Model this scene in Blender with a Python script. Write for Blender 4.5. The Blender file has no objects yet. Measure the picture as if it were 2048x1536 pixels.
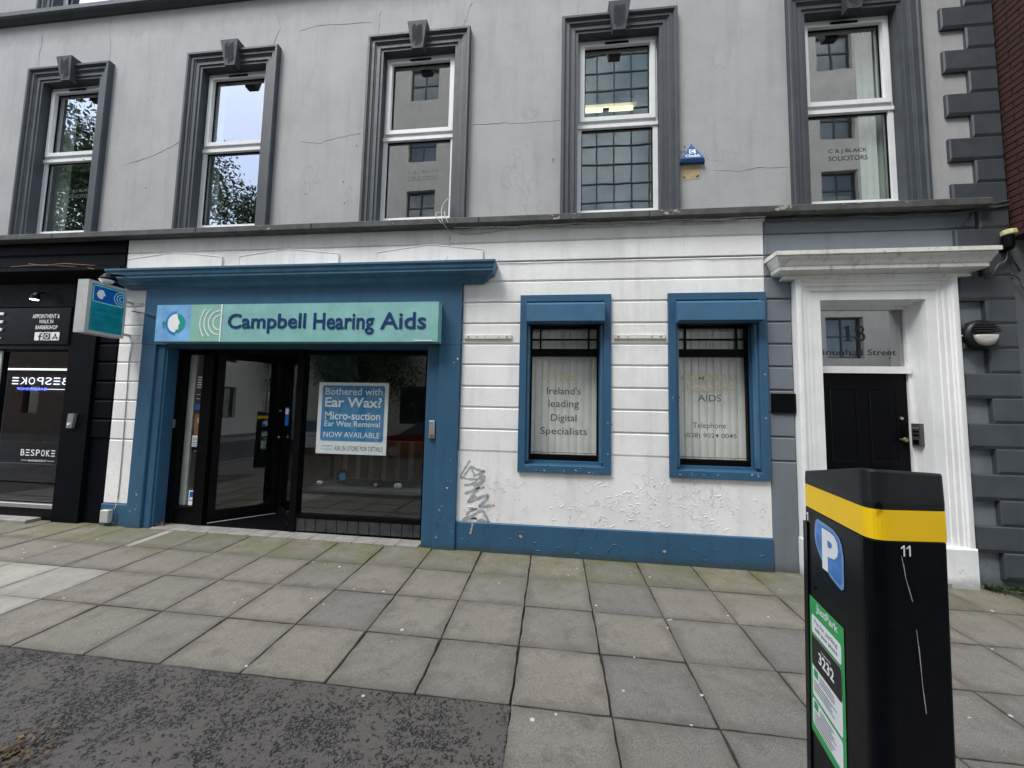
import bpy, bmesh, math, random
from mathutils import Vector, Matrix, noise as mnoise
random.seed(7)
sc = bpy.context.scene
COL = sc.collection
YF = 4.508                      # facade plane
A1, B1 = -0.00644, -0.03755     # pavement falls along the street and towards the kerb

# ------------------------------------------------------------ camera
cam_d = bpy.data.cameras.new('camera'); cam = bpy.data.objects.new('camera', cam_d); COL.objects.link(cam)
rt = Vector((0.99375985, 0.10963459, 0.0205332)); up = Vector((-0.01239469, -0.07440495, 0.99715108)); fw = Vector((-0.11085002, 0.99118321, 0.07258177))
M = Matrix(((rt.x, up.x, -fw.x, 0), (rt.y, up.y, -fw.y, 0), (rt.z, up.z, -fw.z, 0), (0, 0, 0, 1)))
cam.matrix_world = Matrix.Translation((0, 0, 1.6938)) @ M
cam_d.sensor_width = 36; cam_d.lens = 738.25 / 2048 * 36; cam_d.clip_start = 0.05; cam_d.clip_end = 400
sc.camera = cam

# ------------------------------------------------------------ world, sun, exposure
SUN_EL, SUN_AZ = math.radians(58), math.radians(222)   # azimuth clockwise from +Y
w = bpy.data.worlds.new('World'); sc.world = w; w.use_nodes = True
nt = w.node_tree; nt.nodes.clear()
out = nt.nodes.new('ShaderNodeOutputWorld')
sky = nt.nodes.new('ShaderNodeTexSky'); sky.sky_type = 'NISHITA'; sky.sun_disc = False
sky.sun_elevation = SUN_EL; sky.sun_rotation = SUN_AZ
bg1 = nt.nodes.new('ShaderNodeBackground'); bg1.inputs[1].default_value = 0.13
nt.links.new(sky.outputs[0], bg1.inputs[0])
bg2 = nt.nodes.new('ShaderNodeBackground'); bg2.inputs[0].default_value = (0.93, 0.97, 1.0, 1); bg2.inputs[1].default_value = 1.1
tc = nt.nodes.new('ShaderNodeTexCoord'); mpn = nt.nodes.new('ShaderNodeMapping'); mpn.inputs['Location'].default_value = (1.7, .6, .9); nt.links.new(tc.outputs['Generated'], mpn.inputs[0])
nz = nt.nodes.new('ShaderNodeTexNoise'); nz.inputs['Scale'].default_value = 3.2; nz.inputs['Detail'].default_value = 7; nz.inputs['Roughness'].default_value = 0.6
nt.links.new(mpn.outputs[0], nz.inputs['Vector'])
rp = nt.nodes.new('ShaderNodeValToRGB'); rp.color_ramp.elements[0].position = 0.47; rp.color_ramp.elements[1].position = 0.64
rp.color_ramp.elements[0].color = (0.15, 0.15, 0.15, 1); rp.color_ramp.elements[1].color = (1, 1, 1, 1)
nt.links.new(nz.outputs[0], rp.inputs[0])
mx = nt.nodes.new('ShaderNodeMixShader')
nt.links.new(rp.outputs[0], mx.inputs[0]); nt.links.new(bg1.outputs[0], mx.inputs[1]); nt.links.new(bg2.outputs[0], mx.inputs[2])
nt.links.new(mx.outputs[0], out.inputs[0])
sd = bpy.data.lights.new('sun', 'SUN'); sd.energy = 1.1; sd.angle = math.radians(22); sd.color = (1, 0.97, 0.92)
so = bpy.data.objects.new('sun', sd); COL.objects.link(so)
dirv = Vector((math.sin(SUN_AZ) * math.cos(SUN_EL), math.cos(SUN_AZ) * math.cos(SUN_EL), math.sin(SUN_EL)))
so.rotation_euler = dirv.to_track_quat('Z', 'Y').to_euler(); so.location = dirv * 60
sc.view_settings.view_transform = 'Standard'; sc.view_settings.look = 'None'; sc.view_settings.gamma = 1
sc.view_settings.exposure = 1.72; sc.view_settings.use_curve_mapping = False

# ------------------------------------------------------------ materials
def N(nt, t, **kw):
    n = nt.nodes.new(t)
    for k, v in kw.items():
        if k.startswith('i_'):
            n.inputs[k[2:].replace('_', ' ')].default_value = v
        else: setattr(n, k, v)
    return n
def ramp(nt, src, p0, p1, c0=(0, 0, 0, 1), c1=(1, 1, 1, 1)):
    r = nt.nodes.new('ShaderNodeValToRGB'); e = r.color_ramp.elements
    e[0].position = p0; e[1].position = p1; e[0].color = c0; e[1].color = c1
    nt.links.new(src, r.inputs[0]); return r.outputs[0]
def mixc(nt, f, a, b, mode='MIX'):
    m = nt.nodes.new('ShaderNodeMix'); m.data_type = 'RGBA'; m.blend_type = mode
    for s, v in ((0, f), (6, a), (7, b)):
        if hasattr(v, 'links') or hasattr(v, 'is_linked'): nt.links.new(v, m.inputs[s])
        elif s == 0: m.inputs[0].default_value = v
        else: m.inputs[s].default_value = (*v[:3], 1)
    return m.outputs[2]
def math_(nt, op, a, b=None, clamp=False):
    m = nt.nodes.new('ShaderNodeMath'); m.operation = op; m.use_clamp = clamp
    for i, v in enumerate((a, b)):
        if v is None: continue
        if hasattr(v, 'is_linked'): nt.links.new(v, m.inputs[i])
        else: m.inputs[i].default_value = v
    return m.outputs[0]
def nz_(nt, vec, scale, detail=4, rough=.55, dist=0):
    n = nt.nodes.new('ShaderNodeTexNoise'); n.inputs['Scale'].default_value = scale; n.inputs['Detail'].default_value = detail
    n.inputs['Roughness'].default_value = rough; n.inputs['Distortion'].default_value = dist
    nt.links.new(vec, n.inputs['Vector']); return n.outputs[0]
def scaled(nt, vec, s):
    m = nt.nodes.new('ShaderNodeMapping'); m.inputs['Scale'].default_value = s; nt.links.new(vec, m.inputs[0]); return m.outputs[0]
def new(name):
    m = bpy.data.materials.new(name); m.use_nodes = True; nt = m.node_tree
    b = nt.nodes['Principled BSDF']; g = nt.nodes.new('ShaderNodeNewGeometry')
    return m, nt, b, g.outputs['Position']
def bumpit(nt, b, h, strength=.3, dist=.01):
    n = nt.nodes.new('ShaderNodeBump'); n.inputs['Strength'].default_value = strength; n.inputs['Distance'].default_value = dist
    nt.links.new(h, n.inputs['Height']); nt.links.new(n.outputs[0], b.inputs['Normal'])
def pm(name, col, rough=.6, var=.15, scale=3, bump=.15, bscale=60, metal=0, streak=0, spec=.5, grime=0):
    m, nt, b, P = new(name)
    n1 = nz_(nt, P, scale, 6, .65)
    dark = tuple(c * (1 - var) for c in col); lite = tuple(min(1, c * (1 + var)) for c in col)
    c = ramp(nt, n1, .3, .7, (*dark, 1), (*lite, 1))
    if streak:
        s = nz_(nt, scaled(nt, P, (9, 9, .7)), 1.6, 5, .6)
        c = mixc(nt, math_(nt, 'MULTIPLY', ramp(nt, s, .55, .8), streak), c, tuple(x * .55 for x in col))
    if grime:
        s = nz_(nt, P, 14, 6, .7)
        c = mixc(nt, math_(nt, 'MULTIPLY', ramp(nt, s, .56, .68), grime), c, tuple(x * .45 + .02 for x in col))
    nt.links.new(c, b.inputs['Base Color']) 
    r2 = ramp(nt, nz_(nt, P, scale * 4, 4), .2, .8, (rough * .85,) * 3 + (1,), (min(1, rough * 1.15),) * 3 + (1,))
    nt.links.new(r2, b.inputs['Roughness'])
    b.inputs['Metallic'].default_value = metal; b.inputs['Specular IOR Level'].default_value = spec
    if bump: bumpit(nt, b, nz_(nt, P, bscale, 5, .6), bump, .004)
    return m
def emit(name, col, s):
    m = bpy.data.materials.new(name); m.use_nodes = True; nt = m.node_tree; nt.nodes.clear()
    e = nt.nodes.new('ShaderNodeEmission'); e.inputs[0].default_value = (*col, 1); e.inputs[1].default_value = s
    o = nt.nodes.new('ShaderNodeOutputMaterial'); nt.links.new(e.outputs[0], o.inputs[0]); return m
def glass(name, refl=.12, tint=(.9, .95, .93), wob=.02, mul=2.0):
    m = bpy.data.materials.new(name); m.use_nodes = True; nt = m.node_tree; nt.nodes.clear()
    o = nt.nodes.new('ShaderNodeOutputMaterial'); t = nt.nodes.new('ShaderNodeBsdfTransparent'); t.inputs[0].default_value = (*tint, 1)
    g = nt.nodes.new('ShaderNodeBsdfGlossy'); g.inputs['Roughness'].default_value = 0.0; g.inputs[0].default_value = (.95, .97, 1, 1)
    f = nt.nodes.new('ShaderNodeFresnel'); bf = nt.nodes.new('ShaderNodeNewGeometry').outputs['Backfacing']
    nt.links.new(math_(nt, 'SUBTRACT', 1.5, math_(nt, 'MULTIPLY', bf, 1.5 - 1 / 1.5)), f.inputs[0])   # same reflectance from both sides of a thin pane
    fac = math_(nt, 'ADD', math_(nt, 'MULTIPLY', f.outputs[0], mul), refl, True)
    P = nt.nodes.new('ShaderNodeNewGeometry').outputs['Position']
    bn = nt.nodes.new('ShaderNodeBump'); bn.inputs['Strength'].default_value = .25; bn.inputs['Distance'].default_value = wob * .25
    nt.links.new(nz_(nt, P, 1.7, 2, .4), bn.inputs['Height']); nt.links.new(bn.outputs[0], g.inputs['Normal'])
    x = nt.nodes.new('ShaderNodeMixShader'); nt.links.new(fac, x.inputs[0]); nt.links.new(t.outputs[0], x.inputs[1]); nt.links.new(g.outputs[0], x.inputs[2])
    nt.links.new(x.outputs[0], o.inputs[0]); return m

def render_wall(name, col, crack=.6, flake=0, rough=.75, chips=None, basez=0.6, foot=0):
    """painted render: mottling, rain streaks, hairline cracks, flaking paint"""
    m, nt, b, P = new(name)
    c = ramp(nt, nz_(nt, P, 1.3, 8, .7), .3, .72, (*[x * .86 for x in col], 1), (*[min(1, x * 1.08) for x in col], 1))
    c = mixc(nt, math_(nt, 'MULTIPLY', ramp(nt, nz_(nt, scaled(nt, P, (5, 5, .45)), 1.5, 6, .65), .50, .76), .42), c, tuple(x * .62 for x in col))
    c = mixc(nt, math_(nt, 'MULTIPLY', ramp(nt, nz_(nt, P, 22, 8, .75), .6, .72), .35), c, tuple(x * .6 for x in col))
    h = nz_(nt, P, 70, 6, .65)
    if crack:
        d = nz_(nt, scaled(nt, P, (.8, .8, .35)), .6, 5, .62, .2)
        line = math_(nt, 'ABSOLUTE', math_(nt, 'SUBTRACT', d, .47))
        cr = ramp(nt, line, .0, .0028, (1, 1, 1, 1), (0, 0, 0, 1))
        cr = math_(nt, 'MULTIPLY', cr, ramp(nt, nz_(nt, P, .9, 2), .50, .58))
        c = mixc(nt, math_(nt, 'MULTIPLY', cr, crack * .3), c, tuple(x * .45 for x in col))
        h = math_(nt, 'SUBTRACT', h, math_(nt, 'MULTIPLY', cr, .5))
    if flake:
        vo = N(nt, 'ShaderNodeTexVoronoi', feature='DISTANCE_TO_EDGE', i_Scale=7.0)
        wv = nt.nodes.new('ShaderNodeVectorMath'); wv.operation = 'ADD'
        nn = nt.nodes.new('ShaderNodeTexNoise'); nn.inputs['Scale'].default_value = 9; nn.inputs['Detail'].default_value = 4
        nt.links.new(P, nn.inputs['Vector']); sv = nt.nodes.new('ShaderNodeVectorMath'); sv.operation = 'SCALE'; sv.inputs['Scale'].default_value = .22
        nt.links.new(nn.outputs['Color'], sv.inputs[0]); nt.links.new(P, wv.inputs[0]); nt.links.new(sv.outputs[0], wv.inputs[1])
        nt.links.new(wv.outputs[0], vo.inputs['Vector'])
        sp = nt.nodes.new('ShaderNodeSeparateXYZ'); nt.links.new(P, sp.inputs[0])
        low = ramp(nt, math_(nt, 'DIVIDE', sp.outputs[2], basez * 2), .45, .72, (1, 1, 1, 1), (0.0, 0.0, 0.0, 1))
        msk = math_(nt, 'MULTIPLY', ramp(nt, nz_(nt, P, 3.3, 3), .50, .58), low)
        edge = math_(nt, 'MULTIPLY', ramp(nt, vo.outputs['Distance'], .008, .03, (1, 1, 1, 1), (0, 0, 0, 1)), msk)
        h = math_(nt, 'ADD', h, math_(nt, 'MULTIPLY', edge, flake * 2.5))
        c = mixc(nt, math_(nt, 'MULTIPLY', edge, .55), c, tuple(x * .45 for x in col))
    if foot:      # splashed dirt along the pavement line
        s3 = nt.nodes.new('ShaderNodeSeparateXYZ'); nt.links.new(P, s3.inputs[0])
        hz = math_(nt, 'ADD', s3.outputs[2], math_(nt, 'MULTIPLY', math_(nt, 'SUBTRACT', nz_(nt, P, 7, 6, .7), .5), .16))
        c = mixc(nt, math_(nt, 'MULTIPLY', ramp(nt, hz, .0, .10, (1, 1, 1, 1), (0, 0, 0, 1)), foot), c, (.045, .05, .042))
    if name.startswith('light grey'):
        s4 = nt.nodes.new('ShaderNodeSeparateXYZ'); nt.links.new(P, s4.inputs[0])
        dz = math_(nt, 'SUBTRACT', 7.6, s4.outputs[2])
        dz = math_(nt, 'ADD', dz, math_(nt, 'MULTIPLY', nz_(nt, scaled(nt, P, (3, 3, .3)), 1.4, 5, .6), -.55))
        c = mixc(nt, math_(nt, 'MULTIPLY', ramp(nt, dz, -.25, .12, (1, 1, 1, 1), (0, 0, 0, 1)), .38), c, tuple(x * .6 for x in col))
        sc2 = nz_(nt, scaled(nt, P, (2.2, 2.2, 1.6)), 1.0, 7, .7)
        c = mixc(nt, math_(nt, 'MULTIPLY', ramp(nt, sc2, .52, .72), .22), c, (col[0] * .9, col[1] * .88, col[2] * .80))
    if chips:
        hole = ramp(nt, nz_(nt, P, 6.5, 7, .7), .705, .715)
        c = mixc(nt, hole, c, chips); h = math_(nt, 'SUBTRACT', h, math_(nt, 'MULTIPLY', hole, 2.0))
    nt.links.new(c, b.inputs['Base Color']); b.inputs['Roughness'].default_value = rough; b.inputs['Specular IOR Level'].default_value = .3
    bumpit(nt, b, h, .35, .006); return m

WHITE = (.81, .805, .79); BLUE = (.034, .100, .178)
m_upper = render_wall('light grey painted render', (.385, .385, .39), .75)
m_white = render_wall('white painted render', WHITE, .35, 1.0, .65, basez=.85)
m_grey = render_wall('mid grey painted render', (.165, .185, .21), .3, .5, foot=.5)
m_blackw = pm('black painted render', (.0022, .0026, .0045), .6, .3, 3, .3, 50, spec=.06)
m_trim = pm('charcoal masonry paint', (.046, .054, .063), .6, .22, 4, .25, 40, streak=.5)
m_sill = pm('weathered charcoal stone', (.07, .072, .07), .8, .45, 7, .5, 25, grime=.7)
m_chipl = pm('exposed pale undercoat', (.5, .5, .47), .8, .2, 30, .2)
m_chip = pm('bare stone chip', (.34, .32, .27), .9, .3, 30, .4, 60)
m_blue = render_wall('blue shopfront paint', BLUE, 0, .9, .45, chips=None, basez=.9, foot=.75)
m_bluebox = pm('blue powder coated metal', (.046, .13, .225), .4, .12, 3, .05, 30)
m_bluec = pm('blue cornice paint', (.03, .105, .18), .45, .25, 5, .2, 30, grime=.4)
m_lead = pm('grey lead flashing', (.11, .15, .16), .6, .3, 8, .3, 30)
m_pvc = pm('white window plastic', (.74, .75, .76), .4, .06, 6, .03, 30, grime=.12)
m_wpaint = render_wall('white door surround paint', (.79, .79, .785), .3, .5, .5, basez=.25, foot=.5)
m_blackp = pm('black gloss paint', (.0018, .0020, .003), .32, .3, 3, .05, 20, spec=.10)
m_blackm = pm('black metal frame', (.0022, .0022, .0028), .45, .3, 6, .1, 30, spec=.10)
m_alu = pm('aluminium', (.5, .5, .5), .35, .15, 5, .05, 30, metal=.8)
m_lgrey = pm('pale grey plastic', (.42, .43, .41), .5, .12, 5, .1, 30, grime=.5)
m_white_s = pm('white vinyl', (.8, .81, .82), .5, .04, 8, 0)
m_blackv = pm('black vinyl', (.01, .01, .012), .5, .2, 8, 0)
m_text = pm('dark grey vinyl', (.055, .06, .065), .5, .1, 8, 0)
m_faint = pm('sun faded vinyl', (.09, .09, .088), .6, .2, 20, 0)
m_gold = pm('faded gold vinyl', (.45, .38, .25), .5, .25, 20, 0)
m_teal = pm('pale teal sign face', (.225, .46, .435), .35, .14, 3, .03, 10, grime=.12)
m_skyb = pm('pale blue sign panel', (.19, .42, .72), .35, .28, 4, .03, 10)
m_greenb = pm('pale green sign panel', (.24, .46, .38), .35, .10, 3, .03, 10)
m_navy = pm('navy sign letters', (.004, .035, .13), .35, .15, 6, .05, 20)
m_midblue = pm('mid blue print', (.03, .22, .52), .4, .15, 6, 0)
m_green = pm('sea green print', (.01, .30, .25), .4, .12, 6, 0)
m_tealp = pm('faded teal print', (.0, .24, .28), .35, .3, 10, 0)
m_royal = pm('royal blue print', (.0, .11, .42), .35, .15, 10, 0)
m_poster = pm('poster blue', (.035, .22, .44), .45, .07, 3, 0)
m_yellow = pm('yellow reflective band', (1.0, .60, .0), .45, .06, 5, .05, 90)
m_mach = pm('black powder coat', (.0012, .0018, .0035), .33, .4, 5, .08, 120, spec=.14, grime=.18)
m_cap = pm('black moulded plastic', (.011, .011, .012), .42, .35, 8, .1, 120, spec=.3)
m_pblue = pm('scuffed parking blue', (.05, .19, .50), .4, .5, 12, .05, 20)
m_jgreen = pm('green sticker', (.03, .34, .09), .45, .12, 5, 0)
m_plate = pm('rusty white painted batten', (.66, .62, .56), .7, .12, 20, .3, 30, grime=.5)
m_cable = pm('dirty white cable', (.5, .49, .46), .6, .3, 20, 0)
m_cabled = pm('dark cable', (.06, .06, .06), .6, .3, 20, 0)
m_graf = pm('grey spray paint', (.33, .34, .35), .6, .3, 25, 0)
m_joint = pm('dark joint dirt', (.04, .037, .03), .95, .4, 15, .5, 60)
m_brick = pm('dark red brick', (.035, .008, .006), .85, .4, 6, .4, 50)
m_mortar = pm('dark mortar', (.02, .012, .01), .9, .3, 20, .3, 60)
m_room = pm('room plaster', (.20, .20, .18), .9, .2, 2, .1, 20)
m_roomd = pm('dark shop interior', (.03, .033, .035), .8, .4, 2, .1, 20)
m_wood = pm('light timber panelling', (.28, .17, .08), .6, .3, 6, .1, 20)
m_brown = pm('brown varnished wood', (.25, .10, .03), .4, .4, 8, .1, 20)
m_blind = pm('off white blind fabric', (.80, .79, .75), .8, .06, 6, .1, 80)
m_curt = pm('pale curtain', (.55, .62, .58), .9, .1, 6, .1, 30)
m_beige = render_wall('beige render opposite', (.62, .56, .48), .3)
m_pale_in = pm('pale stairwell blind', (.42, .46, .43), .9, .25, 1.2, 0)
m_car_w = pm('silver car paint', (.5, .51, .52), .25, .03, 2, 0, metal=.3)
m_car_r = pm('red car paint', (.16, .008, .015), .25, .03, 2, 0)
m_car_d = pm('dark car paint', (.02, .025, .03), .2, .03, 2, 0)
m_tyre = pm('tyre rubber', (.02, .02, .02), .8, .2, 9, .1)
m_leaf = pm('tree leaf', (.035, .07, .018), .5, .5, 1.5, 0)
m_bark = pm('bark', (.08, .06, .045), .9, .4, 10, .8, 15)
m_brownleaf = pm('dead leaves', (.10, .065, .03), .8, .6, 20, 0)
m_gum = pm('flattened pale gum', (.46, .44, .39), .7, .2, 20, 0)
m_step = pm('pale stone step', (.22, .21, .19), .8, .25, 8, .4, 50, grime=.6)
m_tileb = pm('dark glazed tile', (.035, .037, .04), .3, .5, 9, .3, 15)
m_rust = pm('rusty metal', (.2, .09, .04), .8, .4, 20, .3)
m_lamp = pm('frosted lamp lens', (.55, .53, .48), .3, .1, 8, .1, 30)
m_tan = pm('bare tan plaster', (.42, .33, .20), .9, .2, 20, .4, 40)
m_tealwall = pm('teal wall paint', (.02, .09, .10), .6, .2, 3, 0)
m_gls_up = glass('first floor window glass', .20, (.85, .90, .87), .012)
m_gls_sh = glass('shop window glass', .07, (.93, .96, .95), .004, 1.3)
m_gls_w = glass('ground window glass', .02, (.98, .99, .98), .004, 1.2)
m_gls_t = glass('transom glass', .22, (.55, .53, .48), .006)
m_gls_o = glass('opposite glass', .02, (.75, .78, .78), .01)
e_tube = emit('lit fluorescent tube', (1, .88, .50), .75)
e_strip = emit('lit strip', (.85, 1, .95), .7)
e_neon = emit('white neon', (.75, .8, 1), .8)
e_neonb = emit('blue neon', (.1, .15, 1), 1.8)
e_spot = emit('lit spotlight', (1, .95, .7), 3)

# pavement slab material
def slab_mat(name, base, green=.9, tones=((.84, .845, .86, 1), (1.12, 1.08, 1.02, 1))):
    m, nt, b, P = new(name)
    oi = nt.nodes.new('ShaderNodeObjectInfo').outputs['Random']
    c = ramp(nt, nz_(nt, P, 2.2, 9, .72), .28, .72, (*[x * .66 for x in base], 1), (*[x * 1.3 for x in base], 1))
    fine = nz_(nt, P, 150, 3, .7)
    c = mixc(nt, .5, c, ramp(nt, fine, .3, .75, (.04, .04, .036, 1), (.40, .385, .35, 1)))
    tone = ramp(nt, oi, 0, 1, *tones)
    c = mixc(nt, 1.0, c, tone, 'MULTIPLY')
    dk = ramp(nt, nz_(nt, P, 4.5, 8, .78), .50, .70)
    c = mixc(nt, math_(nt, 'MULTIPLY', dk, .62), c, tuple(x * .5 for x in base))
    oc = nt.nodes.new('ShaderNodeSeparateXYZ'); nt.links.new(nt.nodes.new('ShaderNodeTexCoord').outputs['Object'], oc.inputs[0])
    de = math_(nt, 'MINIMUM', math_(nt, 'SUBTRACT', .296, math_(nt, 'ABSOLUTE', oc.outputs[0])), math_(nt, 'SUBTRACT', .263, math_(nt, 'ABSOLUTE', oc.outputs[1])))
    de = math_(nt, 'ADD', de, math_(nt, 'MULTIPLY', math_(nt, 'SUBTRACT', nz_(nt, P, 6, 6, .72), .5), .26))
    c = mixc(nt, math_(nt, 'MULTIPLY', ramp(nt, de, .0, .085, (1, 1, 1, 1), (0, 0, 0, 1)), .45), c, tuple(x * .45 for x in base))
    sp = nt.nodes.new('ShaderNodeSeparateXYZ'); nt.links.new(P, sp.inputs[0])
    g = ramp(nt, math_(nt, 'SUBTRACT', sp.outputs[1], 3.55), .0, .95)
    g = math_(nt, 'MULTIPLY', g, ramp(nt, nz_(nt, P, 2.5, 6, .7), .36, .66))
    c = mixc(nt, math_(nt, 'MULTIPLY', g, green), c, (.095, .10, .03))
    nt.links.new(c, b.inputs['Base Color']); b.inputs['Roughness'].default_value = .82; b.inputs['Specular IOR Level'].default_value = .3
    bumpit(nt, b, math_(nt, 'ADD', math_(nt, 'MULTIPLY', fine, .5), nz_(nt, P, 22, 5, .6)), .7, .007); return m
m_slab = slab_mat('worn concrete slab', (.160, .141, .116), 1.0)
m_slabl = slab_mat('new pale slab', (.37, .345, .30), .2, ((.97, .97, .97, 1), (1.1, 1.09, 1.06, 1)))
def asphalt_mat():
    m, nt, b, P = new('worn asphalt patch')
    big = nz_(nt, P, 38, 6, .62, .5)
    big = math_(nt, 'ADD', math_(nt, 'MULTIPLY', big, .62), math_(nt, 'MULTIPLY', nz_(nt, P, 3.2, 4, .6), .38))
    top = ramp(nt, big, .50, .525)
    vo = N(nt, 'ShaderNodeTexVoronoi', feature='F1', i_Scale=85.0); nt.links.new(P, vo.inputs['Vector'])
    stones = ramp(nt, vo.outputs['Distance'], .22, .55, (.10, .094, .086, 1), (.016, .014, .012, 1))
    sm = mixc(nt, ramp(nt, nz_(nt, P, 2, 5), .3, .7), (.070, .061, .053), (.094, .083, .071))
    sm = mixc(nt, .35, sm, ramp(nt, nz_(nt, P, 180, 2, .6), .3, .7, (.02, .02, .02, 1), (.15, .142, .135, 1)))
    c = mixc(nt, top, sm, stones)
    nt.links.new(c, b.inputs['Base Color']); b.inputs['Roughness'].default_value = .8; b.inputs['Specular IOR Level'].default_value = .3
    h = math_(nt, 'ADD', math_(nt, 'MULTIPLY', math_(nt, 'SUBTRACT', 1.0, top), .9), math_(nt, 'MULTIPLY', math_(nt, 'SUBTRACT', 1.0, vo.outputs['Distance']), .5))
    bumpit(nt, b, h, .6, .006); return m
m_asph = asphalt_mat()
m_road = pm('road asphalt', (.055, .054, .052), .85, .25, 3, .6, 90)
m_kerb = pm('granite kerb', (.28, .27, .25), .8, .25, 10, .4, 60)

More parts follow.
